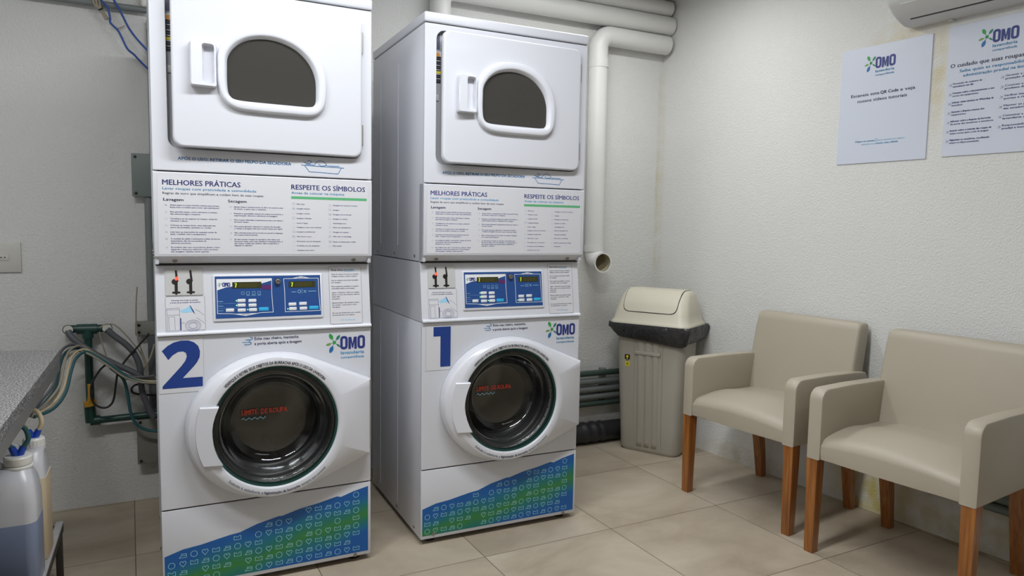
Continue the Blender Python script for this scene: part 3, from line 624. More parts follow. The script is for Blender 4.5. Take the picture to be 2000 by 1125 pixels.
    cap = MB().box(-.002, W+.002, -.004, D+.002, ZS+.003, ZH, .007, 3).build('top_cap', E, root)
    MB().box(.004, W-.004, .003, D-.006, ZS-.002, ZS+.005).build('seam_gap', MATS['gap_dark'], cap)
    # front sheet with door recess
    c2 = (.345, 1.685); rec = rrect(.044, .648, 1.445, 1.925, .032, 6)
    df = plate_hole(rrect(0, W, ZA+.001, ZS, .004, 2), rec, c2, 0, .012, .003).build('dryer_front', E, root)
    MB().loft([P3(rec, .010), P3(rec, .021)], False, False).build('recess_wall', E, df)
    drum_c = (.345, 1.685); hole = [(drum_c[0]+.20*math.cos(2*PI*k/48), drum_c[1]+.20*math.sin(2*PI*k/48)) for k in range(48)]
    bk = plate_hole(rec, hole, c2, .020, .030).build('door_jamb', MATS['cavity_grey'], df)
    p = Print()
    p.rect(.046, .064, 1.86, 1.915, 'ink_grey'); p.rect(.046, .070, 1.835, 1.853, 'ink_white'); p.disc(.056, 1.842, .008, 'ink_orange', .0003); p.rect(.046, .068, 1.74, 1.836, 'ink_black')
    for k in range(11): p.line([(.048, 1.748+k*.008), (.066, 1.748+k*.008)], .0022, 'ink_white' if k % 2 else 'ink_grey', h=.0003)
    p.rect(.046, .068, 1.774, 1.783, 'ink_yellow', .0005)
    p.build('warning_label', df, lambda u, v, h: (u, .0190-h, v))['label'] = 'black warning label with a yellow stripe inside the door gap'
    MB().box(.048, .060, .016, .021, 1.676, 1.698, .001).build('door_switch', MATS['sheet_grey'], df)
    mb = MB(); mb.lathe([(.20, .033), (.22, .06), (.30, .09), (.30, .48), (.20, .50), (.0001, .50)], (c2[0], 0, c2[1]-.02), 'y', 48)
    dd = mb.build('dryer_drum', mat('drum_grey', (.42, .40, .37), .35, metal=.5) if 'drum_grey' not in MATS else MATS['drum_grey'], root, ang=40)
    for a in (20, 140, 260):
        a = math.radians(a); ca, sa = math.cos(a), math.sin(a); r3 = []
        for y in (.10, .47): r3.append([(c2[0]+r*ca-q*sa, y, c2[1]-.02+r*sa+q*ca) for r, q in ((.298, -.03), (.22, -.008), (.22, .008), (.298, .03))])
        MB().loft(r3).build('drum_baffle', MATS['drum_grey'], dd)
    # door, ajar about its right hinge
    th = math.radians(2.0); hx = .646
    def sw(p3):
        x, y, z = p3; dx, dy = x-hx, y; return (hx+dx*math.cos(th), dy+dx*math.sin(th), z)
    swr = lambda ring: [sw(q) for q in ring]
    dout = rrect(.057, .645, 1.449, 1.921, .028, 6)
    fr_o = catmull([(.189, 1.744), (.220, 1.794), (.270, 1.824), (.33, 1.834), (.398, 1.828), (.455, 1.803), (.499, 1.756), (.519, 1.700), (.520, 1.64), (.510, 1.598), (.478, 1.573), (.411, 1.570), (.309, 1.570), (.236, 1.576), (.199, 1.603), (.186, 1.649), (.185, 1.70)], 4)
    fr_i = catmull([(.215, 1.732), (.236, 1.765), (.272, 1.790), (.325, 1.802), (.378, 1.798), (.430, 1.777), (.470, 1.737), (.488, 1.690), (.4895, 1.640), (.487, 1.612), (.472, 1.602), (.412, 1.600), (.309, 1.600), (.240, 1.603), (.218, 1.616), (.2125, 1.65), (.2125, 1.695)], 4)
    c3 = (.35, 1.69); A = angles(c3, dout, n=96); o_ = ray(dout, c3, A); i_ = ray(fr_i, c3, A); fo = ray(fr_o, c3, A)
    rr = [P3(i_, -.001), P3(o_, -.001), P3(o_, -.013), P3(shrink(o_, c3, .002), -.018), P3(shrink(o_, c3, .007), -.020), P3(shrink(o_, c3, .010), -.020), P3(shrink(i_, c3, -.002), -.020), P3(i_, -.020), P3(i_, -.001)]
    door = MB().loft([swr(r) for r in rr], False, False).build('dryer_door', E, root, ang=50)
    mid_ = [((a[0]+b[0])/2, (a[1]+b[1])/2) for a, b in zip(fo, i_)]
    rr = [P3(shrink(fo, c3, -.003), -.019), P3(shrink(fo, c3, -.001), -.024), P3(fo, -.030), P3(shrink(fo, c3, .003), -.035), P3(shrink(fo, c3, .007), -.037), P3(shrink(i_, c3, -.010), -.037), P3(shrink(i_, c3, -.006), -.035), P3(shrink(i_, c3, -.002), -.027), P3(i_, -.024), P3(shrink(i_, c3, .003), -.014)]
    MB().loft([swr(r) for r in rr], False, False).build('window_frame', MATS['plastic_white'], door, ang=50)
    MB().loft([swr(P3(shrink(i_, c3, .001), -.0185)), swr(P3(shrink(i_, c3, .001), -.0165))]).build('window_glass', MATS['dryer_glass'], door)
    ho = rrect(.108, .182, 1.632, 1.767, .006, 3); hi = rrect(.141, .176, 1.641, 1.760, .008, 3); ch = (.158, 1.70)
    A = angles(ch, ho, hi, n=48); a_ = ray(ho, ch, A); b_ = ray(hi, ch, A)
    def lean(r): return [(x, y+max(0, (x-.108))*.10, z) for x, y, z in r]
    rr = [P3(a_, -.019), lean(P3(a_, -.046)), lean(P3(shrink(a_, ch, .003), -.049)), lean(P3(b_, -.049)), lean(P3(shrink(b_, ch, .002), -.040)), P3([(x*.82+.176*.18, z) for x, z in shrink(b_, ch, .004)], -.021)]
    MB().loft([swr(r) for r in rr], False, True).build('door_handle', MATS['plastic_white'], door, ang=40)
    for z in (1.834, 1.525): MB().box(.6445, .6505, -.012, .004, z-.035, z+.035, .001, 1).build('hinge', MATS['hinge_metal'], door)
    p = Print()
    p.text('APÓS O USO, RETIRAR O SEU FELPO DA SECADORA', .071, 1.4115, .0085, 'ink_teal', w=.340, bold=.02)
    p.build('lint_note', df, lambda u, v, h: (u, -.0006-h, v)); p = Print()
    Lb = lambda q, m_='ink_teal', w_=.0018, c_=False: p.line(q, w_, m_, c_)
    Lb([(.444, 1.4145), (.586, 1.4115)]); Lb([(.455, 1.413), (.470, 1.394), (.566, 1.391), (.577, 1.4105)]); Lb([(.530, 1.4165), (.570, 1.4165)])
    Lb([(.452, 1.424), (.470, 1.420), (.478, 1.4265), (.470, 1.431), (.464, 1.427)]); Lb([(.485, 1.413), (.492, 1.425), (.505, 1.433), (.520, 1.428), (.528, 1.418), (.510, 1.414), (.500, 1.420)]); Lb([(.458, 1.4185), (.484, 1.4165)])
    p.build('basin_drawing', df, lambda u, v, h: (u, -.0006-h, v))
    return root, front, fy
stk, frontp, fy = make_stack()
def copy_tree(o, parent=None):
    c = o.copy(); COL.objects.link(c); c.parent = parent
    for ch in list(o.children): copy_tree(ch, c)
    return c
def children_named(root, n): return [c for c in root.children_recursive if c.name.split('.')[0] == n]
stk2 = copy_tree(stk)
stk.location = (-.0207, 2.4696, 0); stk.rotation_euler = (0, 0, .0161)
stk2.location = (.8629, 2.5081, 0)
stk['label'] = 'white stacked washer and dryer with a big blue number 2, left machine'
stk2['label'] = 'white stacked washer and dryer with a big blue number 1, right machine'
def number_sheet(root, s_, x0, x1, z0, z1, dx0, dx1, dz0, dz1):
    f = [c for c in root.children if c.name.startswith('washer_front')][0]
    p = Print(); p.rect(x0, x1, z0, z1, 'sheet_white'); p.line([(x0, z0), (x1, z0), (x1, z1), (x0, z1)], .0008, 'sheet_grey', True, .0002)
    if s_ == '1': p.poly([(dx1-.041, dz0), (dx1, dz0), (dx1, dz1), (dx0, dz1), (dx0, dz1-.036), (dx1-.041, dz1-.036)], 'ink_number', .0004)
    else:
        ol = [(dx0, dz0), (dx1, dz0), (dx1, dz0+.031), (dx0+.052, dz0+.031)]
        V = [(0, 0), (1, 0), (1, .205), (.50, .205), (.78, .44), (.86, .52), (.93, .63), (.945, .75), (.90, .87), (.80, .95), (.66, .995), (.48, 1.0), (.30, .97), (.14, .90), (.0, .80), (.155, .605), (.26, .70), (.40, .765), (.52, .77), (.59, .735), (.61, .66), (.575, .575), (.48, .47), (0, .055)]
        p.face([(dx0+a*(dx1-dx0), dz0+b*(dz1-dz0)) for a, b in V], tri(V), 'ink_number', .0004)
    p.build('number_sticker', f, lambda u, v, h: (u, fy-.0008-h, v))['label'] = 'white square sticker with a large blue digit '+s_
number_sheet(stk, '2', .004, .133, .677, .857, .013, .130, .692, .844)
number_sheet(stk2, '1', .016, .118, .677, .846, .045, .114, .689, .842)
# ------------------------------------------------------------------ white exhaust ducts
def elbow(c, r, d0, d1, n=8):
    """quarter bend round corner point c from direction d0 (arriving) to d1 (leaving)"""
    c = Vector(c); d0 = Vector(d0); d1 = Vector(d1); o = c-d0*r+d1*r
    return [o-d1*r*math.cos(a)+d0*r*math.sin(a) for a in [PI/2*k/n for k in range(n+1)]]
PY = 3.392; R = .052
zc1, zc2, zc3 = 2.267, 2.3725, 2.468
R3 = .029
t = thing('exhaust_duct', 'white duct running down the wall beside machine 1 with an open elbow at its foot', 'pipe', (2.16, PY, 1.0))
t_in = Matrix.Translation((-2.16, -PY, -1.0))
def tub(paths, name, m, parent, off, r, **k):
    mb = MB()
    for q in paths: mb.tube([Vector(p)-Vector(off) for p in q], r, smooth=0, **k)
    return mb.build(name, m, parent, ang=45)
off = (2.16, PY, 1.0)
xe = 2.640
main = [(2.172, PY, 1.10)]+[(2.160, PY, 1.3)]+elbow((2.158, PY, zc1), .075, (0, 0, 1), (1, 0, 0))+[(xe-.05, PY, zc1)]+elbow((xe, PY, zc1), .045, (1, 0, 0), (0, 1, 0), 5)[:4]
main = [(2.165, PY, 1.10), (2.162, PY, 2.0)]+elbow((2.16, PY, zc1), .07, (0, 0, 1), (1, 0, 0))+[(xe-.02, PY, zc1-.002)]
tub([main], 'duct_pipe', MATS['pvc_white'], t, off, R, seg=28)
for z in (2.14, 1.125): tub([[(2.163, PY, z-.05 if z > 2 else z-.035), (2.163, PY, z)]], 'duct_collar', MATS['pvc_white'], t, off, R+.003, seg=28)
el = elbow((2.166, PY, 1.035), .062, (0, 0, -1), (0, -1, 0)); el = [(2.166, PY, 1.11)]+el+[(2.168, PY-.085, 1.033)]
tub([el], 'open_elbow', MATS['pvc_white'], t, off, R+.001, seg=28, caps=False)
tub([el], 'elbow_bore', MATS['pvc_inside'], t, off, R-.004, seg=28, caps=False)
ring = MB().lathe([(R+.004, 0), (R+.004, -.004), (R-.004, -.004), (R-.004, 0)], (.008, -.086, .033), 'y', 32).build('elbow_lip', MATS['pvc_white'], t)
off = (1.24, PY, 1.98)
t = thing('exhaust_duct', 'white duct crossing the wall above machine 1, rising from its top', 'pipe', off)
tub([[(1.245, PY, 2.03)]+elbow((1.245, PY, zc2), .07, (0, 0, 1), (1, 0, 0))+[(xe+.0, PY, zc2)]], 'duct_pipe', MATS['pvc_white'], t, off, R, seg=28)
tub([[(1.245, PY-.0, 1.99), (1.245, PY, 2.05)]], 'duct_collar', MATS['pvc_white'], t, off, R+.003, seg=28)
off = (.33, PY, 1.98)
t = thing('exhaust_duct', 'topmost white duct just under the ceiling, coming from machine 2', 'pipe', off)
zz = CEIL-.055+.002
tub([[(.33, PY, 1.99)]+elbow((.33, PY, zc3), .07, (0, 0, 1), (1, 0, 0))+[(xe-.01, PY, zc3)]], 'duct_pipe', MATS['pvc_white'], t, off, .043, seg=28)
# duct stubs that join each dryer's back to the ducts are hidden behind the machines
# ------------------------------------------------------------------ pipes low on the walls
PX0, PX1 = 1.62, 2.62
for z, r, m_, lb in ((.398, .0165, 'pipe_green_dull', 'dark green water pipe, topmost of the low pipes behind machine 1'), (.350, .018, 'pipe_grey', 'grey conduit, second from top behind the bin'), (.305, .018, 'pipe_grey', 'grey conduit, middle of the low pipes behind the bin'),
                     (.262, .017, 'pipe_grey', 'grey conduit, second from bottom behind the bin'), (.222, .016, 'pipe_green_dull', 'greenish conduit, lowest of the five thin pipes behind the bin')):
    o = MB().tube([(PX0, BY-.045, z), (PX1, BY-.045, z)], r, 14, 0).build('wall_pipe', MATS[m_]); tag(o, lb, 'pipe', 'thin pipes low on the back wall')
t = thing('drain_pipe', 'thick black corrugated drain pipe on the floor behind the bin', 'pipe', (PX0, BY-.062, 0))
pp = []; rr_ = []
mb = MB()
n_ = 52
rings = []
for k in range(n_):
    x = k*.015; r = .056+(.006 if (k % 4) in (1, 2) and x > .45 and x < .62 else 0)
    rings.append([(x, r*math.cos(2*PI*j/20), .062+r*math.sin(2*PI*j/20)) for j in range(20)])
mb.loft(rings).build('pipe_body', MATS['pipe_black'], t, ang=60)
t = thing('pipe_bracket', 'dark metal bracket holding the low pipes on the back wall', 'bracket', (2.27, BY, 0))
MB().box(-.015, .015, -.035, 0, .20, .42, .002).build('bracket_plate', MATS['box_grey'], t)
for i, (z, lb) in enumerate(((.235, 'grey pipe low on right wall behind the right chair, upper'), (.195, 'grey pipe low on right wall behind the right chair, lower'))):
    o = MB().tube([RW(1.60, z, .022), RW(.2, z, .022)], .018, 14, 0).build('wall_pipe', MATS['box_green_grey']); tag(o, lb, 'pipe')
# ------------------------------------------------------------------ left corner: conduits, boxes, hoses
CYL = BY-.03
def tube_thing(name, label, cat, pts, r, m_, group=None, seg=10, smooth=6):
    o = MB().tube(pts, r, seg, smooth).build(name, MATS[m_], ang=60); return tag(o, label, cat, group)
a0 = at(10, -18, CYL); b0 = at(286, 20, CYL)
tube_thing('conduit', 'grey conduit running across the top of the left wall', 'conduit', [a0, b0], .013, 'conduit_grey', smooth=0, seg=16)
c0 = at(287, 6, CYL)
t = thing('conduit_fitting', 'white crumpled fitting where the top conduit meets machine 2', 'fitting', c0)
MB().box(-.022, .035, -.03, .03, -.022, .03, .008, 3).build('fitting_body', MATS['fitting_white'], t)
tube_thing('cable', 'left of two blue cables hanging behind machine 2', 'cable', [at(x, y, BY-.06) for x, y in ((190, -12), (200, 3), (210, 15), (215, 35), (216, 45), (232, 62), (248, 94), (262, 107), (276, 122), (300, 145))], .0042, 'cable_blue', 'blue cables above machine 2')
tube_thing('cable', 'right of two blue cables hanging behind machine 2', 'cable', [at(x, y, BY-.055) for x, y in ((216, -12), (224, 3), (236, 24), (250, 52), (264, 72), (280, 90), (302, 112))], .0042, 'cable_blue', 'blue cables above machine 2')
t = thing('cable_bundle', 'beige cable bundle tied with black hanging from the top conduit', 'cable', at(195, 20, BY-.05))
o0 = at(195, 20, BY-.05)
for dx in (-5, 0, 6):
    MB().tube([at(x+dx*f, y, BY-.05)-o0 for x, y, f in ((186, -10, 1.1), (189, 8, 1), (196, 17, .2), (203, 28, .3), (209, 38, .5))], .0045, 8, 5).build('cable_strand', MATS['wire_beige'], t)
MB().tube([at(192, 20, BY-.06)-o0, at(201, 16, BY-.06)-o0], .003, 6, 0).build('cable_tie', MATS['cable_black'], t)
tube_thing('cable', 'thin beige wire between the blue cables', 'cable', [at(x, y, BY-.015) for x, y in ((219, 50), (228, 55), (236, 54), (244, 50))], .0018, 'wire_beige')
# wall junction box and vertical conduit
def wbox(name, label, cat, x0, x1, z0, z1, dep, m_, screws=True, rn='box_lid'):
    t = thing(name, label, cat, ((x0+x1)/2, BY, z0)); hw = (x1-x0)/2; hh = z1-z0
    b = MB().box(-hw, hw, -dep*.7, 0, 0, hh, .004).build('box_body', MATS[m_], t)
    l = MB().box(-hw-.002, hw+.002, -dep, -dep*.7, -.002, hh+.002, .004).build(rn, MATS[m_], t)
    if screws:
        for sx in (-1, 1):
            for z in (.012, hh-.012): MB().lathe([(.006, 0), (.006, -.003), (.003, -.004)], (sx*(hw-.012), -dep, z), 'y', 10, (False, True)).build('lid_screw', MATS['ink_black'], l)
    return t
wbox('junction_box', 'green grey square junction box on the wall left of machine 2', 'electrical box', -.105, .075, 1.322, 1.497, .05, 'box_green_grey')
wbox('cable_box', 'small dark junction box where the black cable leaves the conduit', 'electrical box', -.108, .02, .735, .79, .05, 'box_grey')
wbox('floor_box', 'tall grey box low on the wall behind machine 2', 'electrical box', -.112, .06, .178, .372, .06, 'box_grey')
tube_thing('conduit', 'vertical grey conduit between the junction boxes behind machine 2', 'conduit', [(-.045, BY-.022, .792), (-.045, BY-.022, 1.319)], .018, 'conduit_grey', smooth=0, seg=16)
tube_thing('conduit', 'dark conduit dropping from the small box to the floor box', 'conduit', [(-.040, BY-.028, .375), (-.040, BY-.028, .732)], .024, 'hose_grey', smooth=0, seg=16)
tube_thing('conduit', 'grey conduit rising from the junction box to the top conduit', 'conduit', [(-.022, BY-.022, 1.50), (-.022, BY-.022, 2.05)], .016, 'conduit_grey', smooth=0, seg=16)
# outlet
t = thing('wall_outlet', 'cream wall socket plate on the left of the back wall', 'outlet', (-.57, BY, 1.005))
pl = MB().box(-.062, .062, -.009, 0, 0, .122, .003).build('cover_plate', MATS['outlet_plastic'], t)
MB().box(-.035, .022, -.011, -.008, .048, .072, .003).build('socket_face', MATS['outlet_plastic'], t)
for dx in (-.012, 0, .012): MB().lathe([(.0028, -.0112), (.0001, -.0118)], (dx-.004, 0, .060), 'y', 10).build('socket_hole', MATS['outlet_hole'], t)
# green water manifold
GY = BY-.055
def G(x, y, Y_=GY): return at(x, y, Y_)
o0 = G(172, 820)
t = thing('water_pipe', 'dark green water pipe with a T top and yellow valve on the left wall', 'pipe', o0)
def gp(name, pts, r, m_='pipe_green', par=t, seg=16, smooth=0): return MB().tube([Vector(p)-o0 for p in pts], r, seg, smooth).build(name, MATS[m_], par, ang=50)
gp('cross_pipe', [G(133, 643), G(210, 641)], .0165)
gp('riser', [G(171, 642), G(178, 822)], .0155)
gp('riser_sleeve', [G(175, 790), G(178, 824)], .021)
gp('tee_sleeve', [G(150, 643), G(190, 642)], .021); gp('tee_neck', [G(171, 642), G(172, 660)], .021)
gp('lower_pipe', [G(178, 822), G(308, 808)], .0145); gp('elbow_sleeve', [G(177, 822), G(196, 820)], .020)
h_ = gp('valve_handle', [G(175, 750, GY-.028), G(176, 770, GY-.032), G(174, 788, GY-.028)], [.008]*1, 'handle_yellow', smooth=5)
gp('valve_body', [G(175, 783, GY-.012), G(177, 792, GY-.012)], .023, 'handle_yellow')
for x, y in ((133, 644), (209, 641)):
    gp('hose_connector', [G(x, y, GY+.01), G(x, y, GY-.035)], .020, 'pipe_green'); gp('connector_ring', [G(x, y, GY-.033), G(x, y, GY-.043)], .017, 'outlet_plastic')
def hose(lb, pts, r, m_, Y0, Y1=None, cat='hose', name='water_hose', group=None):
    n = len(pts); Y1 = Y0 if Y1 is None else Y1
    return tube_thing(name, lb, cat, [at(x, y, Y0+(Y1-Y0)*k/(n-1)) for k, (x, y) in enumerate(pts)], r, m_, group, smooth=5, seg=10)
hose('grey water hose from the left end of the green pipe', [(133, 646), (137, 655), (152, 669), (185, 691), (225, 711), (262, 728), (285, 745)], .0125, 'hose_grey', GY-.055, GY-.09)
hose('grey water hose from the right end of the green pipe, bending down', [(209, 643), (222, 655), (245, 672), (262, 690), (272, 712), (275, 735), (278, 765), (292, 800), (300, 815)], .0125, 'hose_grey', GY-.055, GY-.06)
hose('black cable looping from the small box past the yellow valve', [(291, 651), (270, 676), (250, 698), (232, 724), (227, 745), (222, 780), (212, 794), (198, 796), (184, 788), (178, 772), (180, 748), (195, 723), (210, 710)], .0042, 'cable_black', GY-.075, GY-.06, 'cable', 'cable')
hose('black cable curling against the conduit behind machine 2', [(310, 772), (285, 771), (262, 768), (257, 760), (264, 752), (280, 750)], .0042, 'cable_black', GY-.02, cat='cable', name='cable')
hose('thin teal hose dropping across the green pipe behind machine 2', [(215, 718), (232, 731), (243, 745), (250, 775), (256, 808), (268, 830), (288, 840), (310, 842)], .0062, 'hose_teal', GY-.06, cat='hose')
BW = [([(194, 648), (198, 665), (204, 685), (208, 695)], 'thin beige wire hanging from the right hose connector'), ([(196, 640), (205, 634), (222, 634), (240, 648), (262, 673), (275, 690), (285, 712)], 'thin beige wire arching over the right hose'),
      ([(268, 560), (266, 590), (266, 630), (270, 665), (284, 705), (290, 730)], 'thin beige wire hanging down beside the small box'), ([(302, 672), (292, 702), (276, 726), (262, 738), (245, 740)], 'beige wire curving from machine 2 into the cable bundle')]
for q, lb in BW: hose(lb, q, .0028 if 'arching' in lb or 'hanging' in lb else .0045, 'wire_beige', GY-.04, cat='cable', name='cable')
# product hoses from the jugs over to machine 2
bundle = [[(60, 812), (84, 790), (108, 758), (117, 715), (127, 690), (150, 680), (178, 692), (210, 712), (240, 733), (270, 742), (305, 742)]]
cols = [('hose_teal', 0, 0, .006, 'teal hose, lowest of the bundle from under the counter'), ('wire_beige', 5, -4, .0045, 'beige hose in the bundle from under the counter'), ('hose_grey', -2, -6, .0055, 'grey hose, topmost of the bundle from under the counter'),
        ('hose_cream', 9, 2, .0042, 'cream hose in the middle of the bundle from under the counter'), ('hose_teal', 12, 6, .0058, 'teal hose, rightmost of the bundle from under the counter'), ('wire_beige', 3, 5, .004, 'thin beige hose, lower edge of the bundle under the counter')]
for k, (m_, dx, dy, r, lb) in enumerate(cols):
    q = []
    for i, (x, y) in enumerate(bundle[0]):
        f = (0.3, 1.0, 1.0, 1.1, 1.1, .9, .5, .5, .5, .7, 1.0)[i]; q.append((x+dx*f*1.7, y+dy*f*1.3))
    Ys = [2.74, 2.85, 3.0, 3.15, 3.25, 3.30, 3.30, 3.30, 3.30, 3.30, 3.30]
    tube_thing('product_hose', lb, 'hose', [at(x, y, Y_-k*.006) for (x, y), Y_ in zip(q, Ys)], r, m_, 'hoses from the jugs to machine 2', smooth=5)
# ------------------------------------------------------------------ granite counter
t = thing('granite_counter', 'grey speckled granite counter at the left edge', 'counter', (-.65, 1.7, 0))
top = [(-.298, .55), (-.304, 2.695), (xl+.004, 2.86), (xl+.004, .55)]
cv = lambda z0, z1, q: MB().loft([[(x+.65, y-1.7, z) for x, y in q] for z in (z0, z1)])
cv(.772, .80, top).build('counter_top', m_granite, t, ang=20)
ap = [(-.299, .55), (-.305, 2.694), (-.325, 2.69), (-.320, .55)]
cv(.736, .774, ap).build('front_apron', m_edge_shaded, t, ang=20)
cv(.736, .774, [(-.305, 2.694), (xl+.004, 2.858), (xl+.004, 2.838), (-.325, 2.676)]).build('end_apron', m_edge_shaded, t, ang=20)
for y in (.7, 1.6): MB().box(-.34, -.30, y-1.7, y-1.66, 0, .775, .003).build('support_leg', MATS['steel_frame'], t)
# ------------------------------------------------------------------ rack and jugs
t = thing('metal_rack', 'low dark rack with a worn steel edge under the jugs', 'rack', (-.55, 2.3, 0))
MB().box(-.22, .222, -.42, .475, .165, .190, .002).build('shelf_board', MATS['rack_dark'], t)
MB().box(.207, .228, -.42, .48, .192, .200, .001).build('edge_rail', MATS['steel_frame'], t)
MB().box(.222, .228, -.42, .48, .165, .193, .001).build('side_rail', MATS['rack_dark'], t)
for sx in (-.21, .205):
    for sy in (-.41, .455): MB().box(sx, sx+.02, sy, sy+.02, 0, .167, .002).build('leg', MATS['rack_dark'], t)
def jug(x, y, label, liq, lvl, tub_m, cx, loops, rc, hz):
    t = thing('product_jug', label, 'jug', (x, y, .192))
    def sec(z, hw, hd, cx_=0, r=.03, groove=0):
        pts = rrect(cx_-hw, cx_+hw, -hd, hd, min(r, hw*.95, hd*.95), 5); o = []
        for a, b in pts:
            o.append((a, b, z))
        return o
    HW, HD = .092, .072
    P_ = [(0, HW-.012, HD-.012, 0), (.012, HW, HD, 0), (.24, HW, HD, 0), (.275, HW-.004, HD-.004, 0), (.300, HW-.018, HD-.016, .2), (.318, HW-.042, HD-.034, .6), (.328, .030, .030, 1), (.334, .030, .030, 1)]
    MB().loft([sec(z, a, b, cx*f, .029) for z, a, b, f in P_]).build('jug_body', MATS['jug_plastic'], t, ang=60)
    L = [(z, a, b, f) for z, a, b, f in P_ if z < lvl]+[(lvl, HW if lvl < .27 else HW-.01, HD if lvl < .27 else HD-.01, .1 if lvl > .27 else 0)]
    MB().loft([sec(z+(.0006 if z == 0 else 0), a+.0006, b+.0006, cx*f, .0292) for z, a, b, f in L]).build('liquid', MATS[liq], t, ang=60)
    g = MB(); n = 40; rings = []
    for z, r0 in ((.333, rc-.001), (.336, rc), (.352, rc), (.356, rc-.003)):
        rings.append([(cx+(r0+(.001 if k % 2 else 0))*math.cos(2*PI*k/n), (r0+(.001 if k % 2 else 0))*math.sin(2*PI*k/n), z) for k in range(n)])
    cp = g.loft(rings).build('cap', MATS['cap_white'], t, ang=30)
    MB().lathe([(rc-.003, .322), (rc+.002, .324), (rc+.002, .329), (rc-.003, .331)], (cx, 0, 0), 'z', 32).build('neck_ring', MATS['cap_white'], t)
    for sx in (-1, 1): MB().tube([(cx+sx*.003, 0, .354), (cx+sx*.014, 0, .378)], [.0105, .0085], 10, 0).build('hose_insert', MATS['insert_blue'], cp)
    MB().tube([(cx+a, b, .354+c) for a, b, c in loops], .0065, 10, 6).build('hose_loop', MATS[tub_m], cp)
    MB().tube([(-HW+.03, 0, .285), (-HW+.02, 0, .325), (-HW+.045, 0, .345), (cx-.05, 0, .335), (cx-.04, 0, .312)], .011, 10, 5).build('handle', MATS['jug_plastic'], t)
    t.scale = (1, 1, hz)
    return t
jug(-.421, 2.365, 'translucent jug half full of blue liquid, nearest the camera', 'liquid_blue', .185, 'hose_teal', .045, [(.014, 0, .024), (.026, .0, .045), (.018, .0, .075), (-.004, .0, .080), (-.022, 0, .060), (-.026, 0, .040), (-.014, 0, .024)], .034, 1.035)
jug(-.419, 2.53, 'cream jug nearly full behind the blue liquid jug', 'liquid_cream', .25, 'hose_cream', .058, [(.014, 0, .024), (.022, .0, .045), (.012, .01, .072), (-.010, .02, .080), (-.020, 0, .060), (-.024, 0, .040), (-.014, 0, .024)], .028, 1.045)
# ------------------------------------------------------------------ swing bin
BT = Vector((.507, -.862, 0)); BN = Vector((.862, .507, 0))
ang_b = math.atan2(BT.y, BT.x)
o0 = Vector((2.268, 3.254, 0))
t = thing('swing_bin', 'tall beige plastic swing bin in the corner', 'trash bin', o0+BT*.171+BN*.10, ang_b)
# local x along the front, local y away from the viewer
def rr3(x0, x1, y0, y1, z, r): return [(a, b, z) for a, b in rrect(x0, x1, y0, y1, r, 5)]
def bsec(z, f):
    hw = .168+f*.030; return rr3(-hw, hw, -.10-f*.022, .10+f*.022, z, .045)
body = MB().loft([rr3(-.158, .158, -.09, .09, 0.0, .04), rr3(-.166, .166, -.098, .098, .012, .045)]+[bsec(z, z/.7) for z in (.02, .15, .3, .45, .6, .70)]).build('bin_body', MATS['bin_body'], t, ang=50)
def fyb(z): return -.10-(z/.7)*.022
for x in (-.082, .078):
    MB().loft([[(x+dx*s_, fyb(z)-d_, z) for dx, d_ in ((-.004, -.001), (-.0025, .004), (.0025, .004), (.004, -.001))] for z, s_ in ((.03, 1), (.62, 1))]).build('panel_rib', MATS['bin_body'], body)
for x in (-.045, -.002, .041):
    MB().loft([[(x+dx*(1+z*.2), fyb(z)-d_*q, z) for dx, d_ in ((-.018, -.001), (-.012, .006), (0, .009), (.012, .006), (.018, -.001))] for z, q in ((.03, .2), (.06, 1), (.50, 1), (.54, .8), (.60, 1), (.635, .3))]).build('flute', MATS['bin_body'], body, ang=80)
MB().box(-.075, .070, fyb(.55)-.010, fyb(.55)+.002, .543, .562, .003).build('cross_band', MATS['bin_body'], body)
p = Print(); p.disc(-.122, .522, .015, 'ink_black'); p.poly([(-.137, .535), (-.107, .535), (-.107, .512), (-.122, .500), (-.137, .512)], 'ink_black'); p.disc(-.122, .524, .008, 'ink_yellow', .0003); p.rect(-.126, -.118, .507, .514, 'ink_yellow', .0003)
p.rect(-.135, -.107, .470, .498, 'ink_yellow'); p.rect(-.126, -.116, .478, .490, 'ink_olive', .0003)
p.build('brand_sticker', body, lambda u, v, h: (u, fyb(v)-.0008-h, v)).name = 'shield_sticker'
lr = [(.705, .226, .155, 0, .05), (.722, .228, .157, 0, .05), (.735, .222, .151, 0, .05), (.745, .214, .143, 0, .05), (.78, .210, .137, .003, .05), (.84, .198, .120, .012, .05), (.88, .188, .102, .025, .05), (.898, .180, .088, .034, .045), (.905, .170, .074, .040, .04)]
lid = MB().loft([rr3(-a, a, -b+c*1.0, b-c*.2, z-.012, r) for z, a, b, c, r in lr]).build('bin_lid', MATS['bin_lid'], t, ang=60)
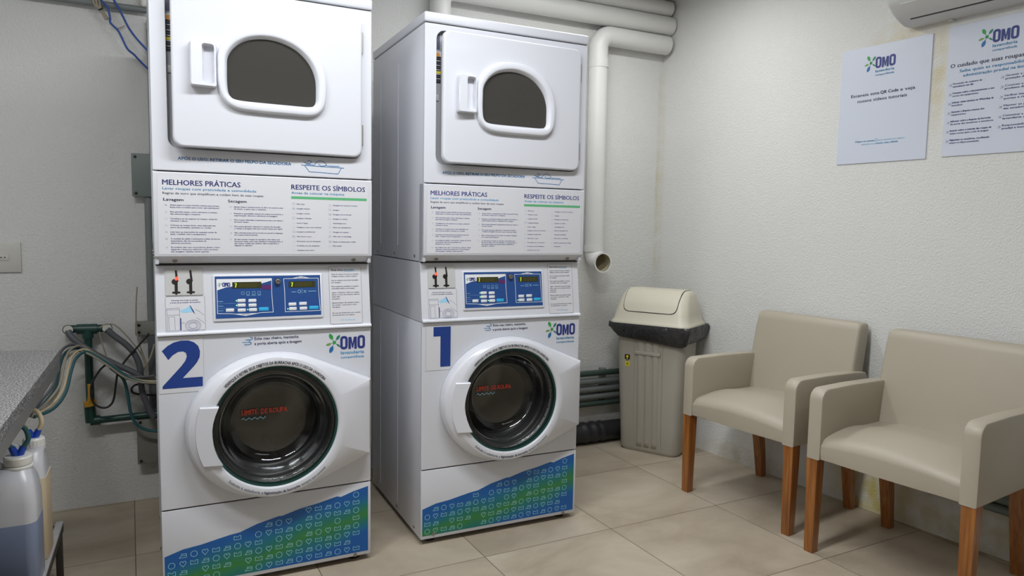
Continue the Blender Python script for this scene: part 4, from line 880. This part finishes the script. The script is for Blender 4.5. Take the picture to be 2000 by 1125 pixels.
# swing flap on the front slope and over the top
def ly(z):
    for i in range(len(lr)-1):
        if lr[i][0]-.012 <= z <= lr[i+1][0]-.012:
            f = (z-(lr[i][0]-.012))/(lr[i+1][0]-lr[i][0]); y0 = -lr[i][2]+lr[i][3]; y1 = -lr[i+1][2]+lr[i+1][3]; return y0+(y1-y0)*f
    return -lr[-1][2]+lr[-1][3]
def flap(off, hw0, hw1, zb, name, m_, par):
    zs = [zb, zb+.004, zb+.012, zb+.03, .818, .835, .855, .873, .885, .893]; rings = []
    for i, z in enumerate(zs):
        hw = hw1+(hw0-hw1)*(z-zb)/(.893-zb); hw -= (.030, .016, .006, 0, 0, 0, 0, 0, 0, 0)[i]
        rings.append([(-hw, ly(z)-off, z), (-hw*.5, ly(z)-off-.001, z), (0, ly(z)-off-.001, z), (hw*.5, ly(z)-off-.001, z), (hw, ly(z)-off, z)])
    rings.append([(x, -.02, .893+off) for x in (-hw0, -hw0*.5, 0, hw0*.5, hw0)])
    rings.append([(x, .06, .893+off*.8) for x in (-hw0, -hw0*.5, 0, hw0*.5, hw0)])
    back = [[(x, y+.012, z-.004) for x, y, z in r] for r in rings]
    mb = MB(); n = len(rings); v = [q for r in rings for q in r]+[q for r in back for q in r]; f = []; N5 = 5*n
    for k in range(n-1):
        for i in range(4):
            a = k*5+i; f += [(a, a+1, a+6, a+5), (N5+a, N5+a+5, N5+a+6, N5+a+1)]
        for i in (0, 4): a = k*5+i; f.append((a, a+5, N5+a+5, N5+a))
    f.append(tuple(range(5))+tuple(N5+i for i in (4, 3, 2, 1, 0)))
    mb.add(v, f); return mb.build(name, m_, par, ang=45)
flap(.0015, .158, .152, .775, 'flap_gap', MATS['gap_dark'], lid)
flap(.0035, .155, .149, .7785, 'swing_flap', MATS['bin_lid'], lid)
# bag folded over the rim, a thing of its own
bg = MB(); rings = []; rg = random.Random(5)
n_ = len(rrect(0, 1, 0, 1, .2, 5))
for z, gx, gy in ((.700, .206, .130), (.712, .236, .160), (.690, .241, .165), (.655, .228, .152), (.632, .219, .143), (.624, .207, .130)):
    r = rr3(-gx, gx, -gy, gy, z, .05); o = []
    for k, (x, y, zz_) in enumerate(r):
        q = math.sin(k*1.9)*.004+math.sin(k*.7+1)*.004+rg.uniform(-.002, .002); s_ = 1+q/.2
        dz = (.010*math.sin(k*.55+.5)-(.012 if x > .1 else 0)+(.012 if x < -.15 else 0)) if z < .67 else (0.004*math.sin(k*1.3) if z < .70 else 0)
        o.append((x*s_, y*s_, z+dz))
    rings.append(o)
tb = MB().loft(rings, False, False).build('bin_bag', MATS['bag_black'], None, ang=80)
tb.location = t.location; tb.rotation_euler = t.rotation_euler
tag(tb, 'black plastic bin bag folded over the beige bin rim', 'trash bag')
# ------------------------------------------------------------------ armchairs
def soft(rings, m_, name, par, sub=1, ang=60):
    o = MB().loft(rings).build(name, m_, par, ang=ang); return o
def make_chair():
    root = thing('armchair', '-', 'armchair')
    LE = MATS['leather']; Wc = .596; AT = .056; ah = .636; bot = .368
    hw = Wc/2
    # seat
    N = 14; v = []; f = []; x0, x1, y0, y1 = .006, .44, -hw+AT-.002, hw-AT+.002
    def crown(a, b):  # a depth 0..1, b width 0..1
        e = (1-(2*b-1)**4)*.5+.5; fr = min(1, a/.10); fr = math.sqrt(max(0, 1-(1-fr)**2))
        return .446+.026*(1-(2*b-1)**2)*(.55+.45*math.sin(PI*min(1, a*.9+.15)))+.026*math.sin(PI*min(.75, a*1.15))+.016*(fr-1)*1.3
    mb = MB(); rings = []
    for i in range(N+1):
        a = i/N; a = a*a*.4+a*.6; ring = []
        x = x0+(x1-x0)*a
        for j in range(N+1):
            b = j/N; y = y0+(y1-y0)*b; ring.append((x-(.010*(1-(2*b-1)**2) if a < .02 else .010*(1-(2*b-1)**2)*(1-a)), y, crown(a, b)))
        ring += [(x-(.010*(1-a))*.0, y1, bot+.006), (x, y0, bot+.006)]
        rings.append(ring)
    # round front: an extra first ring lower and slightly back
    fr_ = []
    for zf, dx in ((0, .012), (.02, .003), (.55, -.001), (.85, .0005)):
        ring = []
        for j in range(N+1):
            b = j/N; y = y0+(y1-y0)*b; ztop = crown(0, b); z = bot+.004+(ztop-bot-.004)*zf
            ring.append((x0-.010*(1-(2*b-1)**2)+dx, y, z))
        ring += [(x0+dx, y1, bot+.004), (x0+dx, y0, bot+.004)]
        fr_.append(ring)
    MB().loft(fr_+rings).build('seat', LE, root, ang=70)
    # arms
    for s_ in (1, -1):
        ya, yb = sorted((s_*hw, s_*(hw-AT)))
        R_ = .042; prof = [(0, bot)]+[(R_-R_*math.cos(a), ah-R_+R_*math.sin(a)) for a in [PI/2*k/7 for k in range(8)]]+[(.20, ah+.001), (.40, ah-.004), (.475, ah-.010), (.490, ah-.03), (.480, .50), (.470, bot)]
        e = .007; mid = (.24, .5)
        def ins(q, d): return [(x+(d if x < .1 else -d if x > .45 else 0), z+(-d if z > .6 else d if z < .38 else 0)) for x, z in q]
        rings = []
        for yy, d in ((ya, e), (ya+e*.3, e*.3), (ya+e, 0), (yb-e, 0), (yb-e*.3, e*.3), (yb, e)): rings.append([(x, yy, z) for x, z in ins(prof, d)])
        arm = MB().loft(rings).build('armrest', LE, root, ang=40)
        for yy in (ya+.004, yb-.004):
            q = [(x, yy, z) for x, z in ins(prof[1:12], .002)]
            MB().tube([(x, yy, z) for x, yy, z in [(.0035, yy, bot+.02)]+q], .0014, 5, 0).build('piping', MATS['leather_seam'] if False else LE, arm)
    # back
    hb = .268; rings = []
    def bx_(z): return .395+(z-.40)*.150
    prof = []
    for z, dt, dw in ((.370, .0, .010), (.376, .004, .002), (.44, .006, 0), (.55, .008, 0), (.66, .006, 0), (.76, .002, 0), (.800, -.002, .002), (.822, -.010, .002), (.830, -.022, .006), (.8325, -.034, .012)):
        th = .078; xf = bx_(z)-dt; xb = bx_(z)+th+min(0, 0)+(-.012 if z > .81 else 0)
        if z > .825: xf = bx_(z)+.014; xb = bx_(z)+th-.012
        elif z > .81: xf = bx_(z)+.004; xb = bx_(z)+th-.004
        elif z > .79: xf = bx_(z)+.002
        w_ = hb-dw; ring = []
        for a, b in rrect(xf, xb, -w_, w_, .016, 4): ring.append((a-(.006*(1-(b/w_)**2) if a < (xf+xb)/2 else 0), b, z))
        rings.append(ring)
    MB().loft(rings).build('backrest', LE, root, ang=60)
    # legs
    WD = MATS['leg_wood']
    for s_ in (1, -1):
        cy = s_*(hw-.024); top = .027; 
        MB().loft([[(.025+a*q, cy+b*q+s_*dy, z) for a, b in ((-1, -1), (1, -1), (1, 1), (-1, 1))] for z, q, dy in ((0, .0165, 0), (.003, .0175, 0), (bot+.004, .0225, 0))]).build('front_leg', WD, root, ang=20)
        cy = s_*.238
        MB().loft([[(xc+a*q, cy+b*q, z) for a, b in ((-1, -1), (1, -1), (1, 1), (-1, 1))] for z, q, xc in ((0, .0165, .506), (.003, .0175, .506), (.12, .0195, .490), (.25, .021, .468), (bot+.012, .022, .452))]).build('rear_leg', WD, root, ang=20)
    return root
ch = make_chair(); ch2 = copy_tree(ch)
aw = math.atan2(NW.y, NW.x)
def place(o, n, t_, da, lb):
    q = NW*n+TW*t_; o.location = (q.x, q.y, 0); o.rotation_euler = (0, 0, aw+math.radians(da)); o['label'] = lb; o['group'] = 'beige armchairs by the right wall'
place(ch, 2.412, 2.066, 0.8, 'beige upholstered armchair with wooden legs beside the bin')
place(ch2, 2.374, 1.374, 2.0, 'beige upholstered armchair with wooden legs at the right edge, under the posters')
# ------------------------------------------------------------------ posters
def poster(t0, t1, z0, z1, lb, draw):
    # local u runs to the right in the photo (towards smaller TW)
    base = RW(t0, z0, 0); t = thing('wall_poster', lb, 'poster', base, math.atan2(-TW.y, -TW.x)); wd = t0-t1; hh = z1-z0
    MB().box(0, wd, -.005, -.0002, 0, hh, .0008, 1).build('poster_board', MATS['poster'], t)
    f = lambda u, v, h: (u, -.0056-h, v)
    for nm, fn in draw: p = Print(); fn(p, t0, z0); p.build(nm, t, f)
def d1(p, t0, z0):
    X = lambda a: t0+a                 # a is -t as measured
    p.text('Escaneie este ', X(-1.969), 1.8135-z0, .0115, 'ink_dark', w=.130); p.text('QR Code', X(-1.834), 1.8135-z0, .0115, 'ink_dark', w=.078, bold=.03); p.text('e veja', X(-1.748), 1.8135-z0, .0115, 'ink_dark', w=.062)
    p.text('nossos vídeos tutoriais', X(-1.9365), 1.7880-z0, .0115, 'ink_dark', w=.218)
def d1b(p, t0, z0):
    X = lambda a: t0+a
    p.text('Clique ou acesse', X(-1.938), 1.616-z0, .0065, 'ink_sky', w=.088, bold=.04); p.line([(X(-1.846), 1.615-z0), (X(-1.836), 1.615-z0), (X(-1.836), 1.625-z0), (X(-1.846), 1.625-z0)], .0012, 'ink_sky', True)
    p.text('para assistir aos vídeos', X(-1.832), 1.616-z0, .006, 'ink_pale', w=.115); p.text('tutoriais em', X(-1.908), 1.603-z0, .006, 'ink_pale', w=.062); p.text('nosso site oficial', X(-1.842), 1.603-z0, .0065, 'ink_sky', w=.096, bold=.04)
def d2(p, t0, z0):
    X = lambda a: t0+a
    p.text('O cuidado que suas roupas merecem', X(-1.551), 1.8705-z0, .0135, 'ink_dark', w=.352); p.text('Saiba quais as responsabilidades da', X(-1.516), 1.8490-z0, .0095, 'ink_sky', w=.285, bold=.02); p.text('administração predial na lavanderia', X(-1.502), 1.8305-z0, .0095, 'ink_sky', w=.262, bold=.02)
def d2b(p, t0, z0):
    X = lambda a: t0+a
    Lt = [('Permissão de cadastro de', 'moradores em dia', .105, .075, 1), ('Orientar sobre o funcionamento e uso', 'correto dos equipamentos', .150, .095, 0), ('Solicitar visitas técnicas no WhatsApp da', 'lavanderia', .150, .04, 0), ('Garantir a limpeza externa dos', 'equipamentos', .120, .055, 0), ('Informar sobre a limpeza da borracha', 'da porta das lavadoras e secadoras', .145, .155, 0), ('Instruir sobre a retirada das roupas do', 'tempo correto após o ciclo de lavagem', .150, .140, 0), ('Higienizar as secadoras, recolhendo', 'sempre os felpos acumulados', .145, .110, 0)]
    for k, (a, b, wa, wb, bo) in enumerate(Lt):
        z = 1.8095-.0362*k-z0; star(p, X(-1.546), z-.006, .0065); p.text(a, X(-1.537), z-.0045, .0062, 'ink_navy', w=wa, bold=0 if bo else .03); p.text(b, X(-1.537), z-.0155, .0062, 'ink_navy', w=wb, bold=.03 if bo else 0)
    Rt = [('Garantir a chave de', 'proteção de energia'), ('Conectar a rede de', 'produtos de limpeza'), ('Verificar mangueiras', 'portas e registros'), ('Manter as portas', 'das secadoras livres'), ('Comunicar a equipe', 'lavanderia central'), ('Responsabilizar-se', 'predial e moradores')]
    for k, (a, b) in enumerate(Rt):
        z = 1.8115-.0364*k-z0; star(p, X(-1.361), z-.006, .0065); p.text(a, X(-1.351), z-.0045, .0062, 'ink_navy', w=.105, bold=.02 if k > 1 else 0); p.text(b, X(-1.351), z-.0155, .0062, 'ink_navy', w=.11, bold=.03)
poster(2.024, 1.626, 1.525, 2.022, 'white notice poster with a logo and two short centred lines, left of the two', [('logo_print', lambda p, t, z: logo(p, t-1.864, 1.924-z, .088)), ('heading_text', d1), ('footer_text', d1b)])
poster(1.564, 1.172, 1.528, 2.030, 'white notice poster with two columns of small text, right of the two', [('logo_print', lambda p, t, z: logo(p, t-1.405, 1.939-z, .088)), ('heading_text', d2), ('body_text', d2b)])
# ------------------------------------------------------------------ air conditioner
zq = 0.0
t0 = 1.72
base = RW(t0, 2.05, 0); t = thing('air_conditioner', 'white split air conditioner above the posters', 'air conditioner', base, math.atan2(-TW.y, -TW.x))
# local x along the wall to the right, local y towards the wall is +; (distance from wall, z above 2.05)
pr = [(0, .008), (.055, .006), (.085, .014), (.115, .026), (.145, .042), (.172, .062), (.188, .078), (.196, .11), (.197, .24), (.190, .275), (.170, .292), (.12, .298), (0, .298)]
L = .86
rings = []
for x, s_ in ((0, .97), (.004, .99), (.012, 1), (L-.012, 1), (L-.004, .99), (L, .97)): rings.append([(x, -d*s_, .15+(z-.15)*s_) for d, z in pr])
acb = MB().loft(rings).build('ac_body', MATS['ac_white'], t, ang=35)
# louvre and its dark slit on the curved underside
def seg(d): 
    for i in range(len(pr)-1):
        if pr[i][0] <= d <= pr[i+1][0]: f = (d-pr[i][0])/(pr[i+1][0]-pr[i][0]); return pr[i][1]+f*(pr[i+1][1]-pr[i][1])
def strip(d0, d1, x0, x1, off, th_=.002):
    rings = []
    for k in range(7):
        d = d0+(d1-d0)*k/6; z = seg(d); rings.append([(x0, -d-off*.5, z-off), (x1, -d-off*.5, z-off), (x1, -d, z+.003), (x0, -d, z+.003)])
    return MB().loft(rings)
strip(.098, .106, .052, L-.05, .0012).build('air_slit', MATS['ac_slit'], t)
strip(.107, .176, .050, L-.05, .0022).build('louvre', MATS['ac_white'], t, ang=40)
MB().box(.155, .175, -.028, -.004, .001, .012, .001).build('mounting_clip', MATS['ac_white'], t)
